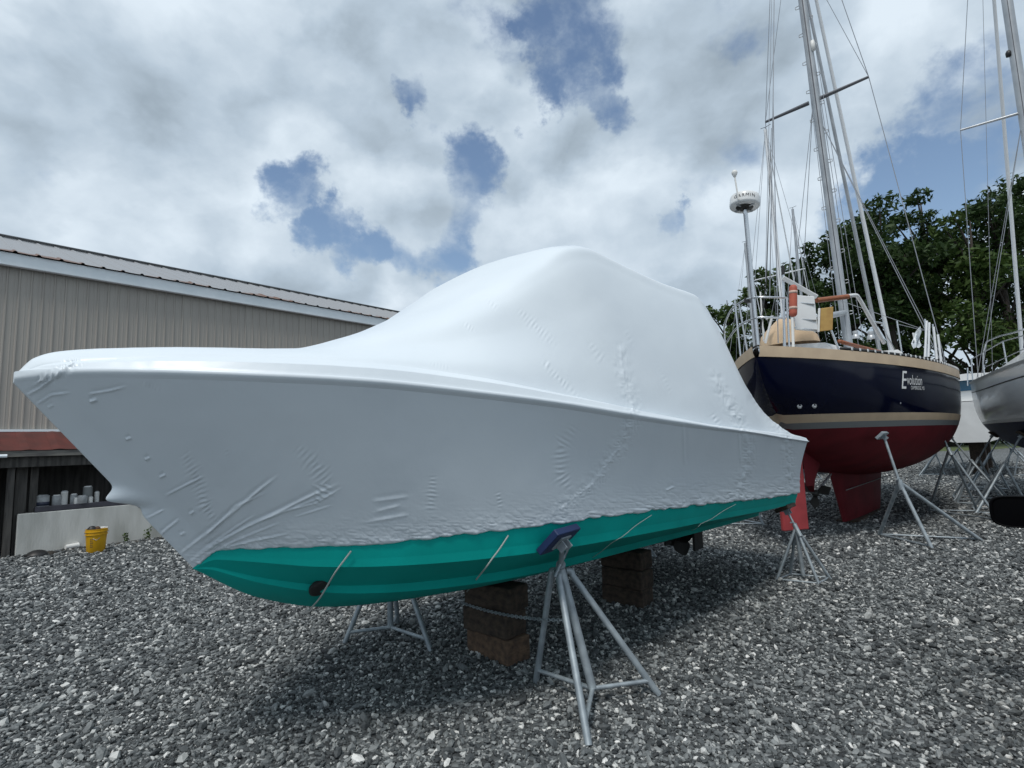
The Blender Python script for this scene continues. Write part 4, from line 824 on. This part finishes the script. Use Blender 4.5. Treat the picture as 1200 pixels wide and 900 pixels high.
def navy_rig():
    n = navy; d0 = 11.0; mt = Q(939, -8, 10.85); base = Q(995, 408, 11.0); dirm = unit(mt-base); top = base + dirm*12.6; T('mast', 'alu', n, [base - Z*.3, base+dirm*6, top], [.085,.083,.07], 14)
    sidec = unit(np.cross(dirm, unit(base-C))); T('mast_track', 'darkwire', n, [base+unit(C-base)*.082, mt+unit(C-base)*.08, top+unit(C-base)*.065], .013, 6)
    first = None
    for i in range(24):
        p = base+dirm*(.7+i*.33); sg = 1 if i % 2 else -1; MB().tube(arc([p+sidec*sg*.08, p+sidec*sg*.15+dirm*.01, p+sidec*sg*.15+dirm*.06, p+sidec*sg*.08+dirm*.07], 3), .008, 6).build('mast_step', 'alu', n, smooth=True)
    ml = base+dirm*5.9
    sp0 = Q(952, 119, 10.98); tipL = Q(897, 143, 11.66); tipR = Q(1018, 90, 10.34)
    for tip in (tipL, tipR): T('spreader', 'darkwire', n, [sp0 + unit(tip-sp0)*.07, tip], [.045,.028], 10)
    MB().lathe(Q(953, 60, 10.8), [(.001,0),(.045,.02),(.05,.15),(.04,.24),(.001,.26)], Z, 12).build('steaming_light', 'whiteplastic', n, smooth=True)
    chL = yb.P(5.9, -1.36, 2.5); chR = yb.P(5.75, 1.36, 2.5)
    w = 'wire'
    for tip, ch in ((tipL, chL), (tipR, chR)):
        T('cap_shroud', w, n, [top-Z*.2, tip], .0075, 5); T('cap_shroud', w, n, [tip, ch], .0075, 5)
        T('lower_shroud', w, n, [sp0-Z*.1, ch-AX*.45], .0065, 5); T('lower_shroud', w, n, [sp0-Z*.1, ch+AX*.45], .0065, 5); T('inner_shroud', w, n, [top-Z*3.2, tip], .006, 5)
    st = yb.P(.15, 0., 2.6); split = Q(905, 250, 7.4)
    T('backstay', w, n, [top, Q(906, 120, 7.6)], .007, 5); T('backstay', w, n, [Q(906, 120, 7.6), Q(902, 350, 7.3)], .007, 5); T('backstay', w, n, [Q(906, 120, 7.6), Q(912, 402, 7.1)], .007, 5)
    T('topping_lift', w, n, [top, Q(897, 330, 8.4)], .005, 5)
    bow = yb.P(10.0, 0., 2.95); bow2 = yb.P(8.3, 0., 2.95)
    T('furled_genoa', 'whitemast', n, [top-Z*.3, bow], [.03,.05], 8); T('furled_staysail', 'alu', n, [base+dirm*9.5, bow2], [.028,.045], 8)
    T('halyard', w, n, [top, Q(1012, 402, 10.8)], .006, 5); T('halyard', w, n, [top-Z*.1, Q(1006, 405, 10.9)], .006, 5); T('halyard', w, n, [top, Q(984, 402, 10.9)], .006, 5)
    T('boom', 'alu', n, [base+dirm*.75, Q(962, 372, 8.2)], .055, 10)
navy_rig()

g5 = 'tall jack stands under the yachts'
jack_stand([atz(1092, 643), atz(1030, 628), atz(1150, 634)], Q(1054, 565, 7.18), Q(1036, 512, 7.30), 'tall galvanised jack stand bracing the red bilge of the navy yacht', 'galv', unit(-NX*.7+Z*.75), (.17, .06), 'open', g5, r=.026)
def prop_pair(y, s, t, z, label, hgt=.62, sp=.55, style='tripod', grp=g5, pad='wood', rot=0., m='galv'):
    """a stand leaning on a hull at station s, side t, height z"""
    hp = y.P(s, t*float(y.half(s, z)), z); out = y.n*t; base = hp + out*.55; base = base*np.array([1,1,0]); feet = [base+sp*(math.cos(a)*y.a+math.sin(a)*out) for a in (rot+.5, rot+2.6, rot-1.57)]
    pn = unit(-out*.7+Z*.75); ap = (base*.55+hp*np.array([1,1,0])*.45)+Z*z*hgt; return jack_stand(feet, ap, hp-pn*.06, label, pad, pn, (.15, .08), style, grp, m=m, r=.024)
prop_pair(yb, 2.6, -1, 1.35, 'jack stand on the hidden far side of the navy yacht near its stern')
prop_pair(yb, 6.6, -1, 1.35, 'jack stand on the hidden far side of the navy yacht near its bow')
prop_pair(yb, 7.0, 1, 1.35, 'jack stand under the near side of the navy bow')
MB_ = MB().box(yb.P(4.4, 0., .022), AX, NX, Z, .9, .16, .020, .004).build('keel_plank', 'wood'); tag(MB_, 'flat plank under the red keel of the navy yacht', 'plank')

# --- silver yacht at the right edge
th3 = math.radians(54.); a3 = np.array([math.cos(th3), math.sin(th3), 0]); n3 = np.array([a3[1], -a3[0], 0]); M3 = np.array([11.35, 11.1, 0]); O3 = M3 - a3*6.0
ys = Yacht(O3, th3, [(0,.75),(1,.98),(3,1.30),(5,1.42),(6.5,1.38),(8,1.05),(9.3,.5),(10.2,.02)], [(0,2.48),(4,2.42),(7,2.52),(10.2,2.85)], [(0,2.0),(.5,1.65),(1.5,1.25),(3,.98),(5,.88),(7,1.0),(8.5,1.35),(9.6,2.1),(10.2,2.8)], 10.2, (2.6,3.6,1.8))
silver = thing('sailing_yacht', O3+a3*5, 'silver grey sailing yacht with blue bottom cut off by the right edge', 'sailboat')
ys.band('bottom', 'blue', silver, lambda s: np.minimum(ys.zb(s), 1.5), 1.55, 24); ys.band('boot_stripe', 'whitepaint', silver, 1.55, 1.60, 2, .002); ys.band('topsides', 'silver', silver, 1.60, lambda s: ys.zs(s)-.22, 12)
ys.band('pinstripe', 'black', silver, lambda s: ys.zs(s)-.22, lambda s: ys.zs(s)-.20, 1, .003); ys.band('sheer_band', 'silver', silver, lambda s: ys.zs(s)-.20, lambda s: ys.zs(s), 3); ys.band('rub_rail', 'grey', silver, lambda s: ys.zs(s)-.012, lambda s: ys.zs(s)+.035, 2, .018)
ys.deck(silver, 'whitepaint', .01); tr = ys.P(np.zeros(15), np.r_[ys.half(0, np.linspace(2.0, 2.48, 8)), 0, -ys.half(0, np.linspace(2.0, 2.48, 6))[::-1]]*np.ones(15), np.r_[np.linspace(2.0, 2.48, 8), 2.48, np.linspace(2.0, 2.48, 6)[::-1]])
MB().add(tr, [tuple(range(15))]).build('transom', 'silver', silver); ys.fin('keel', 'blue', silver, (3.6, 6.6), (4.0, 5.9), 1.05, .05, .16); ys.fin('rudder', 'blue', silver, (.7, 1.2), (.75, 1.15), 1.6, .35, .04)
def silver_rig():
    n = silver; up = unit(Z - a3*.03); base = ys.P(6.0, 0., 2.5); base = Q(1243, 425, float(base[1])); top = base + up*13; T('mast', 'alu', n, [base-Z*.1, top], [.105,.09], 14)
    T('mast_track', 'darkwire', n, [base+unit(C-base)*.10, top+unit(C-base)*.08], .012, 6)
    h = np.linalg.norm(Q(1195, 131, 11.)-base); f = [base+up*h_ for h_ in np.linspace(3, 12, 600)]; sp = min(f, key=lambda q: abs(proj(q)[1]-131.)); sp = np.asarray(sp)
    MB().lathe(base+up*(np.linalg.norm(sp-base)+1.3)-n3*.10+unit(C-base)*.04, [(.001,0),(.05,.02),(.055,.10),(.03,.15),(.001,.16)], Z, 12).build('deck_light', 'black', n, smooth=True)
    for sg in (-1, 1):
        tip = sp + n3*sg*1.06; T('spreader', 'alu', n, [sp, tip], [.034,.024], 8); ch = ys.P(6.0, sg*1.28, 2.5)
        T('cap_shroud', 'wire', n, [top-Z*.1, tip], .007, 5); T('cap_shroud', 'wire', n, [tip, ch], .007, 5); T('lower_shroud', 'wire', n, [sp, ch-a3*.5], .006, 5); T('lower_shroud', 'wire', n, [sp, ch+a3*.5], .006, 5)
    T('backstay', 'wire', n, [top, ys.P(.1, 0., 2.5)], .007, 5); T('furled_jib', 'whitemast', n, [top-Z*.2, ys.P(9.9, 0., 2.95)], [.03,.045], 8); T('halyard', 'wire', n, [top, ys.P(7.4, -.9, 2.55)], .005, 5)
    # rails on the near side, cabin
    d = lambda u: 14.7-(u-1131)*.083
    tp = [(1152,432),(1153,410),(1157,400),(1168,395),(1200,386),(1240,372)]; T('rail', 'steel', n, arc([Q(u, v, max(d(u), 8.)) for u, v in tp], 5), .016, 8)
    T('lifeline', 'steel', n, [Q(1138,421,13.8), Q(1175,400,11.1), Q(1230,385,8.)], .012, 6); T('lifeline', 'wire', n, [Q(1155,430,12.6), Q(1200,409,9.), Q(1240,392,7.)], .008, 6)
    for (u0, v0), (u1, v1), q in (((1138,421),(1140,447),13.8), ((1175,400),(1181,433),11.1), ((1152,425),(1154,444),12.6), ((1134,431),(1134,452),14.3)): T('stanchion', 'steel', n, [Q(u0, v0, q), Q(u1, v1, q)], .014, 8)
    g = np.array([[ys.P(s, t, 2.45+z) for t, z in ((-.95,0),(-.9,.3),(-.6,.42),(0,.47),(.6,.42),(.9,.3),(.95,0))] for s in np.linspace(2.2, 7.6, 8)]).reshape(8, 7, 3); MB().grid(g, True).build('cabin_trunk', 'whitepaint', n, smooth=True)
    g = np.array([[ys.P(s, t, 2.85+z) for t, z in ((-.85,0),(-.8,.25),(-.4,.38),(0,.42),(.4,.38),(.8,.25),(.85,0))] for s in np.linspace(1.9, 3.4, 5)]).reshape(5, 7, 3); MB().grid(g, True).build('spray_hood', 'blue', n, smooth=True)
silver_rig()
for s_, t_, lb in ((5.2, -1, 'jack stand leaning on the far bilge of the silver yacht'), (3.0, -1, 'jack stand with dark legs under the near blue quarter of the silver yacht'), (7.6, -1, 'jack stand under the bow end of the silver yacht'), (3.0, 1, 'jack stand on the right side of the silver yacht'), (7.0, 1, 'jack stand on the right side of the silver bow')): prop_pair(ys, s_, t_, 1.35, lb, sp=.5)
jack_stand([atz(1147, 601), atz(1088, 600), atz(1172, 612)], Q(1112, 527, 8.9), Q(1105, 512, 9.0), 'tall galvanised jack stand standing beyond the navy yacht stand', 'wood', unit(-NX*.6+Z*.8), (.13, .07), 'tripod', g5)

# --- white motor cruiser behind, between the yachts
O4 = np.array([14.0, 16.6, 0]); ym = Yacht(O4, TH, [(0,1.15),(2,1.3),(4,1.3),(6,1.0),(7.2,.5),(8,.02)], [(0,2.3),(4,2.45),(8,2.85)], [(0,1.02),(3,1.0),(5.5,1.1),(7,1.5),(8,2.75)], 8.0, (5.,4.,1.6))
cr_ = thing('motor_cruiser', O4+AX*4, 'white motor cruiser with blue windows standing between the two yachts', 'boat')
ym.band('bottom', 'black', cr_, lambda s: np.minimum(ym.zb(s), 1.3), 1.32, 10); ym.band('boot_stripe', 'navylabel', cr_, 1.32, 1.40, 2, .002); ym.band('topsides', 'whitepaint', cr_, 1.40, lambda s: ym.zs(s), 10); ym.band('rub_rail', 'grey', cr_, lambda s: ym.zs(s)-.30, lambda s: ym.zs(s)-.27, 1, .01); ym.deck(cr_, 'whitepaint')
tz = np.linspace(1.05, 2.3, 8); tt = ym.half(0, tz); trp = np.concatenate([ym.P(np.zeros(8), tt, tz), ym.P(np.zeros(8), -tt[::-1], tz[::-1])]); MB().add(trp, [tuple(range(16))]).build('transom', 'whitepaint', cr_)
def cab(name, m, s0, s1, w, z0, z1, ins):
    g = np.array([[ym.P(s, t, z) for t, z in ((-w, z0), (-w+ins, z1), (0, z1+.05), (w-ins, z1), (w, z0))] for s in np.linspace(s0, s1, 5)]).reshape(5, 5, 3); mb = MB().grid(g, True); mb.add(g[0], [tuple(range(5))]).add(g[-1], [tuple(range(5))[::-1]]); return mb.build(name, m, cr_)
cab('cabin', 'whitepaint', 1.6, 5.6, 1.1, 2.35, 2.72, .03); cab('window_band', 'glass', 1.55, 5.3, 1.06, 2.72, 3.05, .12); cab('cabin_roof', 'whitepaint', 1.3, 5.0, 1.0, 3.05, 3.22, .10)
T('bow_rail', 'steel', cr_, [ym.P(4.5, -1.1, 2.9), ym.P(6.5, -.7, 3.2), ym.P(8., 0., 3.4), ym.P(6.5, .7, 3.2), ym.P(4.5, 1.1, 2.9)], .014, 6)
MB().lathe(ym.P(.0, .5, 1.9)-AX*.01, [(.06,0),(.05,.02),(.001,.02)], -AX, 12).build('exhaust_port', 'black', cr_)
for s_, t_, lb in ((.8, 1, 'jack stand under the right stern of the white cruiser'), (.8, -1, 'jack stand under the left stern of the white cruiser'), (5., 1, 'jack stand under the right bow of the white cruiser'), (5., -1, 'jack stand under the left bow of the white cruiser')): prop_pair(ym, s_, t_, 1.12, lb, sp=.42)
tag(MB().box(ym.P(2., 0., .5), AX, NX, Z, .3, .2, .5, .01).build('keel_block', 'wood'), 'tall timber block under the stern of the white cruiser', 'timber'); tag(MB().box(ym.P(5.2, 0., .54), AX, NX, Z, .3, .2, .54, .01).build('keel_block', 'wood'), 'tall timber block under the bow of the white cruiser', 'timber')

# --- more yachts in the row behind: white masts above the navy boat
def far_yacht(px_, y_, top_v, lab, hull_m, bot_m, spr=True, hgt=None, m='whitemast'):
    b = Q(px_, 505, y_); O = np.array([b[0], b[1], 0]) - AX*5.6
    yy = Yacht(O, TH, [(0,.8),(2,1.25),(4.5,1.5),(6.5,1.35),(8.2,.8),(9.4,.02)], [(0,2.4),(4,2.35),(9.4,2.75)], [(0,1.9),(1,1.4),(3,.98),(5,.92),(7,1.1),(8.6,1.9),(9.4,2.7)], 9.4, (2.6,3.6,1.8))
    t = thing('sailing_yacht', O+AX*5, lab, 'sailboat', 'yachts in the row behind'); yy.band('bottom', bot_m, t, lambda s: np.minimum(yy.zb(s), 1.4), 1.45, 16); yy.band('topsides', hull_m, t, 1.45, lambda s: yy.zs(s), 8); yy.deck(t, 'whitepaint'); yy.fin('keel', bot_m, t, (3.4, 6.), (3.8, 5.4), 1.05, .03, .16)
    base = yy.P(5.6, 0., 2.4); hs = np.linspace(4, 18, 700); top = base + Z*hs[int(np.argmin([abs(proj(base+Z*h_)[1]-top_v) for h_ in hs]))]
    T('mast', m, t, [base, top], [.085,.07], 10)
    T('wind_vane', 'darkwire', t, [top-NX*.18+Z*.12, top+Z*.10, top+NX*.22+Z*.14], .012, 5); T('vane_post', 'darkwire', t, [top, top+Z*.12], .01, 5)
    sp = base+(top-base)*.47
    for sg in (-1, 1):
        tip = sp+NX*sg*.95; T('spreader', m, t, [sp, tip], .024, 6); ch = yy.P(5.6, sg*1.4, 2.4); T('shroud', 'wire', t, [top, tip], .009, 4); T('shroud', 'wire', t, [tip, ch], .009, 4); T('lower_shroud', 'wire', t, [sp, ch-AX*.4], .008, 4)
    T('backstay', 'wire', t, [top, yy.P(.1, 0., 2.4)], .009, 4); T('forestay', 'whitemast', t, [top, yy.P(9.2, 0., 2.8)], [.02,.035], 6); T('halyard', 'wire', t, [top, yy.P(5.9, -.5, 2.5)], .007, 4); T('boom', 'blue', t, [base+Z*1., base+Z*1.1-AX*3.4], .10, 8)
    for s_ in (2.2, 6.4):
        for sg in (-1, 1): prop_pair(yy, s_, sg, 1.25, lab.split(' yacht')[0].replace('white', 'pale', 0) + ' yacht stand, ' + ('stern' if s_ < 4 else 'bow') + (' left' if sg < 0 else ' right') + ' side', sp=.45)
far_yacht(931, 21., 152, 'white yacht with tall white mast and wind vane behind the navy yacht', 'whitepaint', 'blue')
far_yacht(955, 31., 245, 'pale yacht farther back whose thin mast shows right of the white mast', 'whitepaint', 'red', m='alu')
far_yacht(893, 30., 285, 'grey yacht farther back whose short mast shows behind the radar pole', 'silver', 'blue', m='alu')

# ------------------------------------------------------------------ trees beyond the yard
def tree(x, y, h, rx, lab, leaf='leaf', nleaf=6500, base=.22, seed=0, lsz=.30, group='trees beyond the yard'):
    rg = np.random.default_rng(seed); t = thing('tree', (x, y, 0), lab, 'tree', group); o = np.array([x, y, 0.])
    tk = MB(); lean = np.array([rg.uniform(-.05, .05), rg.uniform(-.05, .05), 1]); tk.tube([o, o+lean*h*.12, o+lean*h*.35, o+lean*h*.7, o+lean*h*.93], [h*.022, h*.017, h*.014, h*.008, h*.002], 9)
    clumps = []
    for k in range(rg.integers(20, 26)):
        f = rg.uniform(base, .97); a = rg.uniform(0, 6.28); prof = math.sin(math.pi*min(1, (f-base)/(1-base)*.78+.18))**.7; rr = rx*prof*rg.uniform(.35, 1.); c = o + lean*h*f + np.array([math.cos(a)*rr, math.sin(a)*rr, rg.uniform(-.02, .03)*h])
        clumps.append((c, rx*rg.uniform(.26, .46)*(1.1-.45*f))); j = o+lean*h*max(.14, f-.18); tk.tube([j, (j+c)/2+Z*h*.012, c], [h*.006, h*.004, h*.0015], 6)
    for k in range(5): clumps.append((o+lean*h*rg.uniform(base+.25, .9), rx*.40))
    tk.build('trunk', 'trunk', t, smooth=True)
    w = np.array([r**2 for _, r in clumps]); w /= w.sum(); ns = rg.multinomial(nleaf, w); V = []
    for (c, r), n in zip(clumps, ns):
        dv = rg.normal(0, 1, (n, 3)); dv /= np.linalg.norm(dv, axis=1, keepdims=True); rad = r*rg.uniform(.25, 1.12, (n, 1))**.55; p = c + dv*rad*np.array([1, 1, .62]) + rg.normal(0, .07*r, (n, 3))
        nn = rg.normal(0, 1, (n, 3)) + np.array([0, 0, .9]); nn /= np.linalg.norm(nn, axis=1, keepdims=True); u = np.cross(nn, rg.normal(0, 1, (n, 3))); u /= np.linalg.norm(u, axis=1, keepdims=True); v = np.cross(nn, u); s = lsz*rg.uniform(.55, 1.25, (n, 1))
        V.append(np.stack([p-u*s, p-v*s*.42+nn*s*.08, p+u*s, p+v*s*.42+nn*s*.08], 1))
    V = np.concatenate(V); n = len(V); me = bpy.data.meshes.new('crown'); me.vertices.add(n*4); me.vertices.foreach_set('co', (V.reshape(-1, 3)-o).ravel()); me.loops.add(n*4); me.loops.foreach_set('vertex_index', np.arange(n*4, dtype=np.int32)); me.polygons.add(n); me.polygons.foreach_set('loop_start', np.arange(0, n*4, 4, dtype=np.int32)); me.update(calc_edges=True)
    me.materials.append(M[leaf]); c = bpy.data.objects.new('crown', me); col.objects.link(c); c.parent = t; c['kind'] = 'stuff'
def place_tree(u, y, topv, rx, lab, **k):
    p = Q(u, 505, y); hs = np.linspace(4, 32, 500); h = hs[int(np.argmin([abs(proj(np.array([p[0], p[1], q]))[1]-topv) for q in hs]))]; tree(p[0], p[1], h, rx, lab, **k)
for i, a in enumerate([
    (862, 52., 338, 3.4, 'light green bushy tree farthest left beside the shrouded boat roof', dict(leaf='leaf2')),
    (905, 56., 318, 4.0, 'mid green tree showing behind the radar pole', dict(leaf='leaf2')),
    (950, 50., 288, 4.6, 'dark green tree behind the white masts', {}),
    (1008, 47., 268, 4.6, 'dark green tree just right of the navy yacht mast', {}),
    (1062, 45., 232, 5.0, 'tall broad dark tree above the navy yacht bow', {}),
    (1112, 48., 218, 4.4, 'tall tree with feathery pointed top left of the silver mast', {}),
    (1150, 43., 245, 4.2, 'dark leafy tree behind the rail of the silver yacht', dict(leaf='leaf2', base=.34, nleaf=4800)),
    (1200, 44., 200, 5.2, 'tallest dark tree at the right edge of the picture', dict(base=.32)),
    (1255, 46., 190, 5.6, 'dark tree just beyond the right edge behind the silver mast', {}),
    (1085, 58., 300, 5.0, 'far dark tree filling the gap behind the navy bow', {}),
    (985, 60., 330, 5.0, 'far dark tree low behind the navy yacht cockpit', {})]): place_tree(*a[:5], seed=40+i, **a[5])
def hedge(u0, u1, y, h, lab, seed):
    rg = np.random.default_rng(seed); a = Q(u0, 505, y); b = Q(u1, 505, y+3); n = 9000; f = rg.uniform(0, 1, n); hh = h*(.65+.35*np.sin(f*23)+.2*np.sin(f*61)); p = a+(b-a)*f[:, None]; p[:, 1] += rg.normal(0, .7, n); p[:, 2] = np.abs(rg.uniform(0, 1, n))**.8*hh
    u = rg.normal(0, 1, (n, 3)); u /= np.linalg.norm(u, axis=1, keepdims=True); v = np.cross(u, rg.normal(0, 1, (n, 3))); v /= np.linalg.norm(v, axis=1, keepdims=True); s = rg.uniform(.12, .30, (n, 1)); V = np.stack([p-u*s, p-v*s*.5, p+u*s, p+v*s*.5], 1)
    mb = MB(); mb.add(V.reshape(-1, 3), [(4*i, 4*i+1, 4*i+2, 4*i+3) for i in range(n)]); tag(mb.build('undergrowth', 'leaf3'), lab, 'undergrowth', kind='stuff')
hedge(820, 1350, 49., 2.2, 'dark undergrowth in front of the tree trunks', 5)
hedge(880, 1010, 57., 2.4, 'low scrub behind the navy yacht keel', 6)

# ------------------------------------------------------------------ parked car at the right, only its mirror in view
def car():
    ms = Q(1192, 599, 2.9); side = ms + NX*.20; o = np.array([side[0], side[1], 0]); t = thing('parked_car', o+NX*.9, 'black car at the right edge with only its door mirror showing', 'car')
    def PC(s, w, z): return o + AX*s + NX*w + Z*z               # s grows towards the rear
    prof = [(-1.75,.30),(-1.85,.45),(-1.80,.72),(-1.55,.84),(-.55,.98),(.30,1.42),(.9,1.50),(1.9,1.46),(2.55,1.10),(2.75,1.0),(2.80,.6),(2.70,.30)]
    prof2 = [(-1.70,.28),(-1.85,.45),(-1.80,.72),(-1.5,.84),(-.45,.96),(.1,1.0),(.9,1.02),(1.9,1.02),(2.5,1.0),(2.72,.96),(2.80,.6),(2.70,.28)]
    c = np.array([[PC(s*(.985+.015*k), w, .28+(z-.28)*k) for s, z in prof2] for w, k in ((.04,.55),(.0,.72),(.02,.88),(.08,.955),(.25,.99),(.9,1.03),(1.55,.99),(1.72,.955),(1.78,.88),(1.8,.72),(1.76,.55))])
    mb = MB().grid(c, False); mb.add(c[0], [tuple(range(12))]).add(c[-1], [tuple(range(12))[::-1]]); mb.build('body', 'carpaint', t, smooth=True, autosmooth=50)
    cb = np.array([[PC(s, w+(.14 if z > 1.2 and w < .5 else -.14 if z > 1.2 else 0), z) for s, z in ((-.5,.97),(.3,1.42),(.9,1.50),(1.9,1.46),(2.5,1.02))] for w in (.06, .9, 1.74)]); mb = MB().grid(cb, False); mb.add(cb[0], [(0,1,2,3,4)]).add(cb[-1], [(4,3,2,1,0)]); mb.build('cabin', 'carglass', t, smooth=True, autosmooth=30)
    for s in (-1.15, 1.85):
        for w, d in ((.02, -1), (1.78, 1)):
            wh = MB().lathe(PC(s, w-d*.2, .32), [(.20,0),(.30,.0),(.32,.03),(.32,.17),(.30,.20),(.20,.205)], NX*d, 24).build('wheel', 'black', t, smooth=True, autosmooth=40); MB().lathe(PC(s, w-d*.02, .32), [(.19,0),(.17,-.02),(.05,.01),(.001,.015)], NX*d, 16).build('rim', 'alu', wh, smooth=True)
    for w in (.25, 1.55): MB().box(PC(-1.79, w, .64), NX, Z, AX, .17, .045, .035, .02).build('headlight', 'alu', t)
    for w in (.3, 1.5): MB().box(PC(2.77, w, .85), NX, Z, AX, .15, .07, .03, .012).build('tail_light', 'red', t)
    # rounded mirror shell with a slightly paler rim
    fw = unit((C-ms)*np.array([1,1,0])); rg_ = unit(np.cross(Z, fw)); ctr = ms + rg_*.035; g = []
    for dpt, k in ((-.075,.05),(-.07,.55),(-.05,.85),(-.02,.97),(.02,1.),(.04,.985),(.048,.95),(.044,.90),(.040,.88)):
        g.append([ctr + fw*dpt + rg_*(.145*k*abs(math.cos(a))**.45*np.sign(math.cos(a))) + Z*(.083*k*abs(math.sin(a))**.5*np.sign(math.sin(a))) for a in np.linspace(0, 2*math.pi, 37)[:-1]])
    sm = MB().grid(np.array(g), True, True).build('door_mirror', 'blackgloss', t, smooth=True); gl = np.array(g[-1]); MB().add(np.vstack([gl, [gl.mean(0)+fw*.004]]), [(i, (i+1) % 36, 36) for i in range(36)]).build('mirror_face', 'blackgloss', sm, smooth=True)
    MB().tube([ctr-Z*.05+rg_*.12-fw*.02, PC(.05, .05, .98)], .03, 10).build('mirror_arm', 'blackgloss', sm, smooth=True)
car()
